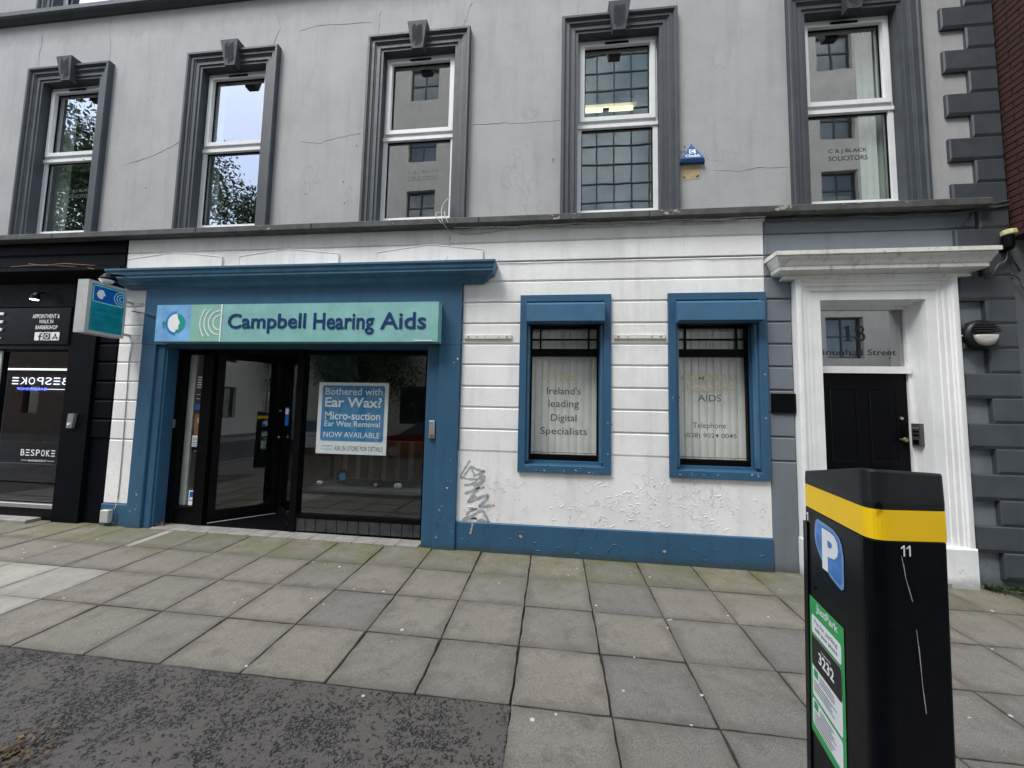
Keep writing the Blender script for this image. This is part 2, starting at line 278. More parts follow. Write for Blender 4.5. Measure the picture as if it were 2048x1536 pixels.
# ------------------------------------------------------------ mesh helpers
def wloc(o):
    v = Vector(o.location)
    while o.parent: v += o.matrix_parent_inverse.translation; o = o.parent; v += o.location
    return v
class MB:
    def __init__(s): s.v = []; s.f = []
    def add(s, vs, fs):
        n = len(s.v); s.v += [tuple(p) for p in vs]; s.f += [tuple(i + n for i in f) for f in fs]; return s
    def box(s, x0, x1, y0, y1, z0, z1):
        return s.add([(x0, y0, z0), (x1, y0, z0), (x1, y1, z0), (x0, y1, z0), (x0, y0, z1), (x1, y0, z1), (x1, y1, z1), (x0, y1, z1)],
                     [(0, 3, 2, 1), (4, 5, 6, 7), (0, 1, 5, 4), (1, 2, 6, 5), (2, 3, 7, 6), (3, 0, 4, 7)])
    def cbox(s, x0, x1, y0, y1, z0, z1, c=.01, cb=None):
        """box whose front (low y) edges are chamfered; cb: deeper chamfer along the bottom edge"""
        cb = c if cb is None else cb
        vs = [(x0, y1, z0), (x1, y1, z0), (x1, y1, z1), (x0, y1, z1),
              (x0, y0 + c, z0), (x1, y0 + c, z0), (x1, y0 + c, z1), (x0, y0 + c, z1),
              (x0 + c, y0, z0 + cb), (x1 - c, y0, z0 + cb), (x1 - c, y0, z1 - c), (x0 + c, y0, z1 - c)]
        return s.add(vs, [(0, 1, 5, 4), (1, 2, 6, 5), (2, 3, 7, 6), (3, 0, 4, 7), (4, 5, 9, 8), (5, 6, 10, 9), (6, 7, 11, 10), (7, 4, 8, 11), (8, 9, 10, 11), (3, 2, 1, 0)])
    def prism(s, poly, y0, y1):
        """poly in (x,z), extruded from y0 (front) to y1"""
        n = len(poly)
        vs = [(x, y0, z) for x, z in poly] + [(x, y1, z) for x, z in poly]
        return s.add(vs, [tuple(range(n)), tuple(range(2 * n - 1, n - 1, -1))] + [(i, i + n, (i + 1) % n + n, (i + 1) % n) for i in range(n)])
    def loft(s, rings, cap=True, close=True):
        n = len(rings[0]); vs = [p for r in rings for p in r]; fs = []
        for k in range(len(rings) - 1):
            for i in range(n if close else n - 1):
                j = (i + 1) % n; fs.append((k * n + i, k * n + j, (k + 1) * n + j, (k + 1) * n + i))
        if cap: fs += [tuple(range(n - 1, -1, -1)), tuple(range((len(rings) - 1) * n, len(rings) * n))]
        return s.add(vs, fs)
    def tube(s, path, r, n=6):
        pts = [Vector(p) for p in path]; rings = []
        for i, p in enumerate(pts):
            d = (pts[min(i + 1, len(pts) - 1)] - pts[max(i - 1, 0)]).normalized()
            a = d.cross(Vector((0, 0, 1)));
            if a.length < .1: a = d.cross(Vector((0, 1, 0)))
            a.normalize(); b_ = d.cross(a); rr = r[i] if isinstance(r, (list, tuple)) else r
            rings.append([p + (a * math.cos(t) + b_ * math.sin(t)) * rr for t in [k * 2 * math.pi / n for k in range(n)]])
        return s.loft(rings)
    def disc(s, c, r, axis='y', n=20, th=.01):
        x, y, z = c; ring = lambda d, rr: [((x + rr * math.cos(t), y + d, z + rr * math.sin(t)) if axis == 'y' else (x + d, y + rr * math.cos(t), z + rr * math.sin(t)) if axis == 'x' else (x + rr * math.cos(t), y + rr * math.sin(t), z + d)) for t in [k * 2 * math.pi / n for k in range(n)]]
        return s.loft([ring(0, r), ring(th, r)])
    def uframe(s, x0, x1, z0, z1, prof, closed=False, ybase=YF):
        """mitred frame; prof = [(inset from the outer edge, projection in front of ybase)]"""
        if closed: corners = [(0, 0), (0, 1), (1, 1), (1, 0), (0, 0)]
        else: corners = [(0, 0), (0, 1), (1, 1), (1, 0)]
        rings = []
        for cx, cz in corners:
            r = []
            for t, p in prof:
                x = x0 + t if cx == 0 else x1 - t
                z = (z0 + (t if closed else 0)) if cz == 0 else z1 - t
                r.append((x, ybase - p, z))
            rings.append(r)
        n = len(prof); vs = [p for r in rings for p in r]; fs = []
        for k in range(len(rings) - 1):
            for i in range(n - 1): fs.append((k * n + i, k * n + i + 1, (k + 1) * n + i + 1, (k + 1) * n + i))
        return s.add(vs, fs)
    def hood(s, x0, x1, prof, ybase=YF):
        """moulded ledge with returned ends; prof = [(projection, z)] from bottom to top"""
        return s.loft([[(x0 - p, ybase - p, z), (x1 + p, ybase - p, z), (x1 + p, ybase + .02, z), (x0 - p, ybase + .02, z)] for p, z in prof])
    def wall(s, x0, x1, z0, z1, holes, y0, y1):
        xs = sorted({x0, x1, *[h[0] for h in holes], *[h[1] for h in holes]}); zs = sorted({z0, z1, *[h[2] for h in holes], *[h[3] for h in holes]})
        xs = [x for x in xs if x0 <= x <= x1]; zs = [z for z in zs if z0 <= z <= z1]
        solid = lambda i, k: 0 <= i < len(xs) - 1 and 0 <= k < len(zs) - 1 and not any(h[0] < (xs[i] + xs[i + 1]) / 2 < h[1] and h[2] < (zs[k] + zs[k + 1]) / 2 < h[3] for h in holes)
        for i in range(len(xs) - 1):
            for k in range(len(zs) - 1):
                if not solid(i, k): continue
                a, b, c, d = xs[i], xs[i + 1], zs[k], zs[k + 1]
                s.add([(a, y0, c), (b, y0, c), (b, y0, d), (a, y0, d)], [(0, 1, 2, 3)])
                s.add([(a, y1, c), (b, y1, c), (b, y1, d), (a, y1, d)], [(3, 2, 1, 0)])
                if not solid(i - 1, k): s.add([(a, y0, c), (a, y1, c), (a, y1, d), (a, y0, d)], [(3, 2, 1, 0)])
                if not solid(i + 1, k): s.add([(b, y0, c), (b, y1, c), (b, y1, d), (b, y0, d)], [(0, 1, 2, 3)])
                if not solid(i, k - 1): s.add([(a, y0, c), (b, y0, c), (b, y1, c), (a, y1, c)], [(3, 2, 1, 0)])
                if not solid(i, k + 1): s.add([(a, y0, d), (b, y0, d), (b, y1, d), (a, y1, d)], [(0, 1, 2, 3)])
        return s
    def build(s, name, mat, parent=None, local=False, smooth=False, fix=True, **tags):
        me = bpy.data.meshes.new(name); me.from_pydata(s.v, [], s.f)
        if fix:
            bm = bmesh.new(); bm.from_mesh(me); bmesh.ops.recalc_face_normals(bm, faces=bm.faces); bm.to_mesh(me); bm.free()
        if smooth:
            for p in me.polygons: p.use_smooth = True
        me.materials.append(mat)
        return link(name, me, parent, local, **tags)
def link(name, me, parent=None, local=False, **tags):
    o = bpy.data.objects.new(name, me); COL.objects.link(o)
    if parent is not None:
        o.parent = parent
        if not local: o.matrix_parent_inverse = Matrix.Translation(-wloc(parent))
    for k, v in tags.items(): o[k] = v
    return o
def thing(name, label, cat, loc=(0, 0, 0), group=None, parent=None):
    o = bpy.data.objects.new(name, None); COL.objects.link(o); o.location = loc; o.empty_display_size = .1
    if label: o['label'] = label
    if cat: o['category'] = cat
    if group: o['group'] = group
    if parent is not None: o.parent = parent
    return o
def copytree(o, parent=None):
    c = o.copy(); COL.objects.link(c)
    if parent is not None: c.parent = parent; c.matrix_parent_inverse = o.matrix_parent_inverse.copy()
    for ch in list(o.children): copytree(ch, c)
    return c

# lettering: Blender's built-in font turned into mesh, fitted to a box
_fc = {}
def glyphs(body, bold=0, ext=0):
    key = (body, bold, ext)
    if key in _fc: return _fc[key]
    cu = bpy.data.curves.new('t', 'FONT'); cu.body = body; cu.size = 1; cu.offset = bold; cu.extrude = ext; cu.resolution_u = 3
    ob = bpy.data.objects.new('t', cu); COL.objects.link(ob)
    me = bpy.data.meshes.new_from_object(ob.evaluated_get(bpy.context.evaluated_depsgraph_get()))
    vs = [tuple(v.co) for v in me.vertices]; fs = [tuple(p.vertices) for p in me.polygons]
    bpy.data.objects.remove(ob); bpy.data.curves.remove(cu); bpy.data.meshes.remove(me)
    _fc[key] = (vs, fs); return vs, fs
def text_on(mb, body, x0, x1, z0, z1, y=None, fmap=None, bold=0, ext=0, mirror=False):
    vs, fs = glyphs(body, bold, ext)
    ax = min(v[0] for v in vs); bx = max(v[0] for v in vs); az = min(v[1] for v in vs); bz = max(v[1] for v in vs)
    out = []
    for v in vs:
        t = (v[0] - ax) / (bx - ax); t = 1 - t if mirror else t
        x = x0 + t * (x1 - x0); z = z0 + (v[1] - az) / (bz - az) * (z1 - z0)
        out.append(fmap(x, z) if fmap else (x, y - v[2] - ext, z))
    mb.add(out, fs); return mb
def split_letters(mb):
    """split a line of raised lettering into one mesh per letter (islands that overlap in x belong together)"""
    par = list(range(len(mb.v)))
    def fnd(a):
        while par[a] != a: par[a] = par[par[a]]; a = par[a]
        return a
    keymap = {}
    for i, v in enumerate(mb.v):
        k = (round(v[0], 5), round(v[2], 5))
        if k in keymap: par[fnd(i)] = fnd(keymap[k])
        else: keymap[k] = i
    for f in mb.f:
        for a in f[1:]: par[fnd(a)] = fnd(f[0])
    isl = {}
    for i in range(len(mb.v)): isl.setdefault(fnd(i), []).append(i)
    items = sorted([[min(mb.v[i][0] for i in s), max(mb.v[i][0] for i in s), set(s)] for s in isl.values()], key=lambda t: t[0])
    gr = []
    for a, b, s in items:
        if gr and a < gr[-1][1] - .004: gr[-1][1] = max(gr[-1][1], b); gr[-1][2] |= s
        else: gr.append([a, b, s])
    res = []
    for a, b, s in gr:
        idx = {i: k for k, i in enumerate(sorted(s))}; m = MB(); m.v = [mb.v[i] for i in sorted(s)]
        m.f = [tuple(idx[i] for i in f) for f in mb.f if f[0] in s]; res.append(m)
    return res
def gz(x, y): return A1 * x + B1 * (YF - y)

# ============================================================ SETTING: ground
gnd = MB(); gnd.box(-60, 60, -60, 30, -2.0, -.62); gnd.build('ground', m_road, kind='structure')
rd = MB()
rd.add([(-50, -7.1, -.36), (50, -7.1, -.36), (50, -.62, -.36), (-50, -.62, -.36)], [(0, 1, 2, 3)]); road = rd.build('road', m_road, kind='structure')
ln = MB()
for y in (-.86, -1.02, -6.72, -6.88): ln.add([(-40, y, -.355), (40, y, -.355), (40, y + .07, -.355), (-40, y + .07, -.355)], [(0, 1, 2, 3)])
ln.build('painted_lines', pm('yellow road paint', (.6, .45, .05), .8), road)
kb = MB()
for y0 in (-.62, -7.25):
    for i in range(-22, 22): kb.box(i * .91 + .004, (i + 1) * .91 - .004, y0, y0 + .15, -.5, -.20 + A1 * 0)
kb.build('kerb', m_kerb, kind='structure')
fp = MB(); fp.box(-50, 50, -9.2, -7.25, -.6, -.21); fp.build('far_pavement', m_slab, kind='structure')

pave = MB()
def pl(x, y, d=0): return (x, y, gz(x, y) + d)
pave.add([pl(-14, -.47, -.03), pl(12, -.47, -.03), pl(12, 5.6, -.03), pl(-14, 5.6, -.03)], [(0, 1, 2, 3)])
pavement = pave.build('pavement', m_joint, kind='structure')
def slab_mesh(w, d, seed, mat):
    """slab with slightly ragged, rounded arrises; local origin at the centre of its top"""
    rnd = random.Random(seed); n = 7; ring = []
    for k in range(4):
        a = [(-w / 2, -d / 2), (w / 2, -d / 2), (w / 2, d / 2), (-w / 2, d / 2)][k]; b = [(w / 2, -d / 2), (w / 2, d / 2), (-w / 2, d / 2), (-w / 2, -d / 2)][k]
        for i in range(n):
            t = i / n; x = a[0] + (b[0] - a[0]) * t; y = a[1] + (b[1] - a[1]) * t
            j = rnd.choice([0, 0, 0, .001, .002, .004, .007]); s = 1 - 2 * (j + .001) / max(w, d)
            ring.append((x * s, y * s))
    m = MB(); c = .0035
    m.loft([[(x, y, -.05) for x, y in ring], [(x, y, -c) for x, y in ring], [(x * (1 - 2 * c / w), y * (1 - 2 * c / d), 0) for x, y in ring]])
    me = bpy.data.meshes.new('slab'); me.from_pydata(m.v, [], m.f)
    bm = bmesh.new(); bm.from_mesh(me); bmesh.ops.recalc_face_normals(bm, faces=bm.faces); bm.to_mesh(me); bm.free()
    me.materials.append(mat); return me
SX, SY, X0, Y0 = .6, .5353, .3681, 3.9617
pool = {}
def place_slab(x0, x1, y0, y1, mat):
    w_, d_ = round(x1 - x0, 3), round(y1 - y0, 3); key = (w_, d_, mat.name, random.randrange(5))
    if key not in pool: pool[key] = slab_mesh(w_ - .006, d_ - .006, hash(key[:2]) % 999 + key[3] * 7, mat)
    cx, cy = (x0 + x1) / 2, (y0 + y1) / 2
    o = link('slab', pool[key], pavement, True); o.location = (cx, cy, gz(cx, cy) + random.uniform(-.0025, .0025))
    o.rotation_euler = (-B1 + random.uniform(-.003, .003), -A1 + random.uniform(-.003, .003), random.uniform(-.002, .002))
for r in range(-1, 8):
    yb = Y0 - SY * (r + 1); yt = Y0 - SY * r
    if r == -1: yt = 4.56
    for k in range(-16, 8):
        xa = X0 + SX * (k - 1); xb = xa + SX
        if yb < 2.3 and xb < -.2: continue          # asphalt patch
        mat = m_slabl if (r == 1 and k in (-8, -9, -10)) or (r == 2 and k in (-8, -9, -10, -11)) else m_slab
        if r == -1 and k == -8:
            place_slab(xa, xa + .11, yb, yt, m_slabl); place_slab(xa + .11, xb, yb, yt, m_slab); continue
        place_slab(xa, xb, yb, yt, mat)
ap = MB(); rows = 26; cols = 90
for i in range(rows + 1):
    for j in range(cols + 1):
        x = -14 + (13.768) * j / cols; y = -.45 + (2.352 + .45) * i / rows
        if i == rows: y += mnoise.noise((x * 3, 5, 0)) * .012
        if j == cols: x += mnoise.noise((3, y * 4, 0)) * .015
        ap.v.append((x, y, gz(x, y) - .004 + mnoise.noise((x * 1.7, y * 1.7, 0)) * .004))
ap.f = [(i * (cols + 1) + j, i * (cols + 1) + j + 1, (i + 1) * (cols + 1) + j + 1, (i + 1) * (cols + 1) + j) for i in range(rows) for j in range(cols)]
ap.build('asphalt_patch', m_asph, kind='structure', smooth=True)
gum = MB(); rg = random.Random(3)
def blob(mb, x, y, r, h=.0008):
    n = 9; z = gz(x, y) + .0035; a = rg.uniform(0, 6); e = rg.uniform(.6, 1)
    rr = [r * rg.uniform(.8, 1.1) for _ in range(n)]
    ring = lambda s, dz: [(x + math.cos(a + t * 6.283 / n) * rr[t] * s, y + math.sin(a + t * 6.283 / n) * rr[t] * s * e, z + dz) for t in range(n)]
    mb.loft([ring(1, -.003), ring(.85, h)])
for _ in range(85): blob(gum, rg.uniform(-7, 4.5), rg.uniform(1.3, 4.3), rg.choice([.006, .008, .010, .013, .016]))
for _ in range(70):
    x = rg.uniform(-1.2, 2.6); blob(gum, x, rg.uniform(4.05, 4.44), rg.uniform(.002, .006))
gum.build('chewing_gum', m_gum, label='small pale gum spots and paint flakes scattered over the paving', category='chewing gum', kind='stuff')
lf = MB()
for _ in range(170):
    a = rg.uniform(0, 6.28); d = abs(rg.gauss(0, .09)); x = -2.70 + math.cos(a) * d * 1.4; y = 1.72 + math.sin(a) * d; z = gz(x, y) + rg.uniform(.004, .03)
    r_ = rg.uniform(.008, .02); t = rg.uniform(0, 6.28); nrm = Vector((rg.uniform(-.5, .5), rg.uniform(-.5, .5), 1)).normalized(); u = nrm.cross(Vector((math.cos(t), math.sin(t), 0))).normalized(); v = nrm.cross(u)
    c = Vector((x, y, z)); lf.add([c - u * r_, c + v * r_ * .5, c + u * r_, c - v * r_ * .5], [(0, 1, 2, 3)])
for _ in range(60):
    x = rg.uniform(-5.3, -5.1); y = rg.uniform(4.5, 4.62); z = .06 + rg.uniform(0, .04); c = Vector((x, y, z)); r_ = rg.uniform(.008, .02); u = Vector((rg.uniform(-1, 1), rg.uniform(-1, 1), .3)).normalized(); v = Vector((0, .3, .6))
    lf.add([c - u * r_, c + v * r_ * .5, c + u * r_, c - v * r_ * .5], [(0, 1, 2, 3)])
lf.build('fallen_leaves', m_brownleaf, label='small drift of brown dead leaves on dark asphalt and in shop doorway corner', category='leaves', kind='stuff', fix=False)

# ============================================================ THE TERRACE BUILDING
bld = thing('corner_building', 'grey rendered two colour terrace building with charcoal quoins and white ground floor', 'building', (-1, YF, 0))
WL = [-13.51, -10.79, -8.065, -5.342, -2.580, .057, 2.7595]
holes = []
for x in WL:
    holes.append((x + .19, x + 1.24, 4.114, 6.60)); holes.append((x + .19, x + 1.24, 7.73, 10.19))
MB().wall(-16, 4.94, 4.10, 10.4, holes, YF, YF + .3).build('upper_wall', m_upper, bld)
MB().wall(-16, -6.1, -.3, 4.10, [(-8.5, -6.75, .1, 2.49)], YF + .02, YF + .3).build('ground_wall', m_blackw, bld)
H1 = (-.33, .60, 1.05, 2.79); H2 = (1.43, 2.35, 1.05, 2.79); HS = (-5.37, -1.52, -.3, 2.52)
MB().wall(-6.1, 2.445, -.3, 4.10, [H1, H2, HS], YF + .018, YF + .3).build('ground_wall', m_white, bld)
MB().wall(2.445, 4.94, -.3, 4.10, [(2.99, 4.092, -.3, 3.05)], YF + .018, YF + .3).build('ground_wall', m_grey, bld)
MB().box(-16, 4.94, YF + .3, YF + 8, 10.2, 10.4).build('roof', m_trim, bld)
GR = [1.19, 1.46, 1.73, 1.99, 2.26, 2.522, 2.781, 3.05, 3.318, 3.574, 3.83, 4.04]
def courses(x0, x1, k0, k1, mat, blocks=(), c=.013):
    for k in range(k0, k1):
        z0, z1 = GR[k] + .006, GR[k + 1] - .006
        if k + 1 == len(GR) - 1: z1 = 4.034
        seg = [(x0, x1)]
        for bx0, bx1, bz0, bz1 in blocks:
            if bz0 < (z1 - .03) and bz1 > (z0 + .03):
                seg = [q for a, b in seg for q in ((a, min(b, bx0)), (max(a, bx1), b)) if q[1] - q[0] > .02]
        for a, b in seg: MB().cbox(a, b, YF, YF + .0179, z0, z1, c).build('render_course', mat, bld)
fullblk = [(-.40, .67, 1.0, 3.10), (1.36, 2.42, 1.0, 3.10)]
courses(-1.155, 2.443, 0, 7, m_white, fullblk)
courses(-1.155, 2.443, 7, 9, m_white)
courses(-6.098, 2.443, 9, 11, m_white)
courses(-6.098, -5.665, 0, 9, m_white)
MB().cbox(-6.098, -5.665, YF, YF + .0179, .325, 1.184, .012).build('render_panel', m_white, bld)
# plain white panel beneath the two windows
pn = MB(); pn.wall(-1.155, 2.443, .345, 1.184, [(-.40, .67, .985, 1.2), (1.36, 2.42, .985, 1.2)], YF, YF + .0179); pn.build('render_panel', m_white, bld)
courses(2.447, 2.72, 0, 8, m_grey); courses(2.447, 4.41, 8, 9, m_grey); courses(2.447, 4.66, 9, 11, m_grey)
MB().cbox(2.447, 2.72, YF, YF + .0179, -.05, 1.184, .012).build('render_panel', m_grey, bld)
courses(-6.42, -6.102, 0, 6, m_blackw, c=.02); courses(-12, -6.102, 9, 11, m_blackw, c=.02)
# blue plinths
MB().cbox(-1.157, 2.443, YF - .022, YF + .0175, -.1, .343, .008).build('plinth', m_blue, bld)
MB().cbox(-6.098, -5.66, YF - .02, YF + .0175, -.1, .322, .008).build('plinth', m_blue, bld)
# pedimented relief panels above the cornice
for a, p, b in ((-6.05, -5.31, -4.57), (-4.30, -3.61, -2.86), (-2.32, -1.61, -.91)):
    MB().prism([(a, 3.50), (b, 3.50), (b, 3.735), (p, 3.818), (a, 3.735)], YF - .02, YF + .005).build('relief_panel', m_white, bld)
    MB().tube([(a, YF - .018, 3.50), (a, YF - .018, 3.735), (p, YF - .018, 3.818), (b, YF - .018, 3.735), (b, YF - .018, 3.50)], .008, 6).build('relief_rim', m_white, bld)
# sill band: separate lengths of stone
x = -16
for xe in (-13, -10.2, -7.2, -4.9, -3.2, -.95, 1.12, 2.95, 4.72):
    MB().cbox(x + .002, xe - .002, YF - .125, YF - .0005, 4.030, 4.116, .010).build('sill_stone', m_sill, bld); x = xe
MB().hood(-16, 4.94, [(.02, 7.59), (.05, 7.61), (.09, 7.625), (.11, 7.65), (.11, 7.715), (.09, 7.725)]).build('string_course', m_trim, bld)
chip = MB(); rc = random.Random(11)
for cx, n in ((.02, 9), (.25, 3), (1.35, 9), (2.62, 20), (-2.0, 4), (-.6, 2), (3.3, 4), (-3.9, 3), (4.0, 2)):
    for _ in range(n):
        x = cx + rc.gauss(0, .07); z = rc.uniform(4.045, 4.108); s = rc.choice([.004, .007, .010, .016, .034])
        P_ = [(x + s * rc.uniform(.5, 1.3) * math.cos(t), z + .6 * s * rc.uniform(.4, 1.2) * math.sin(t)) for t in (0, 1.1, 2.2, 3.1, 4.2, 5.3)]
        chip.prism([(a, min(max(b, 4.040), 4.111)) for a, b in P_], YF - .1275 - rc.uniform(0, .004), YF - .12)
chip.build('flaked_paint', m_chip, bld, kind='stuff')
def flake(cx, cz, sx, sz, y, n=9, seed=0):
    r_ = random.Random(seed); P_ = [(cx + sx * r_.uniform(.55, 1.1) * math.cos(t * 6.283 / n), cz + sz * r_.uniform(.5, 1.1) * math.sin(t * 6.283 / n)) for t in range(n)]
    MB().prism(P_, y - .0022, y + .001).build('bare_plaster_patch', m_tan, bld)
for i, (cx, cz, sx, sz) in enumerate([(-.93, .63, .06, .035), (-.70, .55, .03, .02), (-.36, .213, .025, .02), (1.28, .136, .02, .016), (1.18, .852, .015, .012)]):
    flake(cx, cz, sx, sz, YF - (.022 if cz < .34 else 0), seed=i + 2)
m_crack = pm('dark crack line', (.27, .268, .27), .9, .2, 20, 0)  # wall cracks, a darker grey than the render
CRACKS = [[(-8.007, 6.842), (-8.006, 7.108), (-7.984, 7.357), (-8.02, 7.487)], [(-6.751, 6.828), (-6.731, 7.03), (-6.804, 7.364), (-6.771, 7.691)], [(-4.052, 6.854), (-3.946, 7.113), (-4.055, 7.436), (-4.072, 7.556)], [(-2.466, 6.85), (-2.453, 7.036), (-2.473, 7.151), (-2.44, 7.223)], [(-1.276, 6.834), (-1.213, 7.017), (-1.15, 7.23)], [(-6.285, 5.175), (-5.801, 5.301), (-5.644, 5.368), (-5.526, 5.414), (-5.412, 5.491)], [(-3.535, 5.356), (-3.236, 5.316), (-3.129, 5.36), (-2.804, 5.411), (-2.646, 5.422)], [(-1.145, 5.441), (-0.732, 5.44), (-0.47, 5.415), (0.045, 5.426)], [(-3.647, 7.029), (-3.347, 7.09), (-2.563, 7.047)], [(1.887, 4.655), (2.2, 4.625), (2.426, 4.657), (2.758, 4.638)], [(0.243, 6.826), (0.268, 6.93), (0.273, 7.071)]]
for P_ in CRACKS:
    q = [];
    for i in range(len(P_) - 1):
        for k in range(5):
            t = k / 5; q.append((P_[i][0] + (P_[i + 1][0] - P_[i][0]) * t + rc.uniform(-.008, .008), YF - .0005, P_[i][1] + (P_[i + 1][1] - P_[i][1]) * t + rc.uniform(-.008, .008)))
    q.append((P_[-1][0], YF - .0005, P_[-1][1])); MB().tube(q, [.0006] + [rc.uniform(.001, .0032) for _ in range(len(q) - 2)] + [.0006], 4).build('crack', m_crack, bld)
pk = MB()
for _ in range(130):   # curled flakes of the white paint
    x = rc.choice([rc.gauss(1.1, .5), rc.uniform(-1, 2.3)]); z = rc.uniform(.38, .92)
    if not -1.1 < x < 2.4: continue
    r_ = rc.uniform(.02, .05); a0 = rc.uniform(0, 6.28); L_ = rc.uniform(1, 3.4); n = 6
    path = [(x + math.cos(a0 + L_ * i / n) * r_ * rc.uniform(.85, 1.2), YF - .001, z + math.sin(a0 + L_ * i / n) * r_ * rc.uniform(.6, 1.0)) for i in range(n + 1)]
    pk.tube(path, [.0008] + [rc.uniform(.002, .0052) for _ in range(n - 1)] + [.0008], 4)
pk.build('curled_paint', m_white, bld, kind='stuff')
pk = MB()
for _ in range(40):
    x = rc.uniform(-1.1, 2.35); z = rc.uniform(.02, .24); r_ = rc.uniform(.02, .06); a0 = rc.uniform(0, 6.28); L_ = rc.uniform(.6, 2.0); n = 5
    pk.tube([(x + math.cos(a0 + L_ * i / n) * r_, YF - .023, z + math.sin(a0 + L_ * i / n) * r_ * .5) for i in range(n + 1)], [.0008, .004, .007, .005, .003, .0008], 4)
pk.build('curled_paint', m_blue, bld, kind='stuff')
# quoins
zq = 6.473 + .534 * 4
k = 0
while zq > .1:
    ztop = zq; x0 = 4.415 if k % 2 == 0 else 4.66
    m = MB(); m.cbox(x0, 4.945, YF - .04, YF + .25 if False else YF + .017, ztop - .272, ztop - .004, .012, .035)
    if not (4.0 < ztop - .13 < 4.2): m.build('quoin', m_trim, bld)
    zq -= .267; k += 1
# first floor windows (one built, the others copied)
def window_proto():
    win = thing('window', None, None, (0, YF, 0), parent=bld)
    win.location = Vector((WL[4], YF, 0)) - bld.location
    L = lambda mb, name, mat, **k: mb.build(name, mat, win, True, **k)
    arch = MB(); prof = [(0, -.02), (0, .062), (.008, .075), (.036, .075), (.046, .058), (.052, .058), (.052, .048), (.095, .05), (.10, .036), (.115, .034), (.118, .026), (.170, .028), (.174, .014), (.21, .014), (.21, -.13)]
    arch.uframe(0, 1.43, 4.114, 6.785, prof, ybase=0); L(arch, 'architrave', m_trim, fix=False)
    ks = MB(); kx = .715
    ks.add([(kx - .078, -.085, 6.515), (kx + .078, -.085, 6.515), (kx + .135, -.125, 6.865), (kx - .135, -.125, 6.865), (kx - .078, 0, 6.515), (kx + .078, 0, 6.515), (kx + .135, 0, 6.865), (kx - .135, 0, 6.865)],
           [(0, 1, 2, 3), (7, 6, 5, 4), (0, 4, 5, 1), (1, 5, 6, 2), (2, 6, 7, 3), (3, 7, 4, 0)])
    for i in range(-3, 8):    # worn crosshatch relief
        a = 6.56 + i * .035
        for sgn in (-1, 1):
            pts = []
            for t in (0, .33, .66, 1):
                z = a + t * .16; x = kx + sgn * (-.07 + t * .14); hw = .078 + (z - 6.515) / .35 * .057 - .018
                if 6.54 < z < 6.835 and abs(x - kx) < hw: pts.append((x, -.086 - (z - 6.515) / .35 * .04, z))
            if len(pts) > 1: ks.tube(pts, .0032, 4)
    L(ks, 'keystone', m_keys)
    fr = MB(); a, b = .205, 1.225
    fr.wall(a, b, 4.12, 6.58, [(a + .062, b - .062, 4.262, 5.350), (a + .10, b - .10, 5.50, 6.478)], .10, .16)
    fr.wall(a + .035, b - .035, 5.445, 6.50, [(a + .095, b - .095, 5.500, 6.475)], .075, .0999)
    fr.box(a + .0, b - .0, .085, .0999, 5.355, 5.40); fr.box(a, b, .08, .0999, 4.12, 4.225)
    L(fr, 'frame', m_pvc)
    vt = MB(); vt.box(.56, .86, .066, .0749, 6.512 - .02, 6.512 + .004); L(vt, 'vent', m_blackm)
    for z0, z1, i in ((5.50, 6.478, .10), (4.262, 5.350, .062)):
        g = MB(); g.add([(a + i, .135, z0), (b - i, .135, z0), (b - i, .135, z1), (a + i, .135, z1)], [(0, 1, 2, 3)]); L(g, 'pane', m_gls_up, fix=False)
        e = MB(); e.wall(a + i - .001, b - i + .001, z0 - .001, z1 + .001, [(a + i + .012, b - i - .012, z0 + .012, z1 - .012)], .12, .134); L(e, 'gasket', m_blackm)
    return win
m_keys = pm('charcoal keystone paint', (.046, .054, .063), .65, .3, 10, .6, 30)
wp = window_proto()
for x in WL:
    if x == WL[4]: continue
    c = copytree(wp, bld); c.location.x = x - bld.location.x
for x in WL:
    c = copytree(wp, bld); c.location.x = x - bld.location.x; c.location.z += 3.61 
    for ch in list(c.children):
        if ch.name.startswith('keystone'): pass
# rooms behind the windows
rm = MB()
for i, x in enumerate(WL):
    for z0 in (4.0, 7.6):
        a, b, y0, y1, z1 = x - .5, x + 1.95, YF + .301, YF + 3.2, z0 + 3.0
        rm.add([(a, y0, z0), (b, y0, z0), (b, y1, z0), (a, y1, z0), (a, y0, z1), (b, y0, z1), (b, y1, z1), (a, y1, z1)],
               [(0, 1, 2, 3), (7, 6, 5, 4), (3, 2, 6, 7), (0, 3, 7, 4), (2, 1, 5, 6)])
rm.build('upper_rooms', m_room, bld, fix=False)
# contents seen through the first floor glass
def curtain(x0, x1, label):
    m = MB(); n = int((x1 - x0) / .02) + 2
    for k in range(n):
        xx = x0 + (x1 - x0) * k / (n - 1); yy = YF + .26 + .018 * math.sin(k * 1.9) + .008 * math.sin(k * .7)
        m.v += [(xx, yy, 4.2), (xx, yy, 6.55)]
    m.f = [(2 * k, 2 * k + 2, 2 * k + 3, 2 * k + 1) for k in range(n - 1)]
    m.build('curtain', m_curt, label=label, category='curtain', fix=False, smooth=True)
curtain(-8.1, -7.62, 'pale net curtain at the left side of the leftmost first floor window')
curtain(-5.36, -4.98, 'pale curtain in the first floor window that reflects blue sky')
curtain(3.72, 4.08, 'pale vertical drape in the first floor window nearest the quoins')
t = thing('ceiling_light', 'lit yellowish fluorescent tube behind the first floor window left of the blue alarm box', 'ceiling light', (.85, YF + 1.5, 6.7))
MB().tube([(.36, YF + 1.5, 6.80), (1.27, YF + 1.5, 6.80)], .036, 10).build('tube', e_tube, t)
MB().box(.30, 1.33, YF + 1.45, YF + 1.55, 6.86, 6.93).build('batten', m_white_s, t)
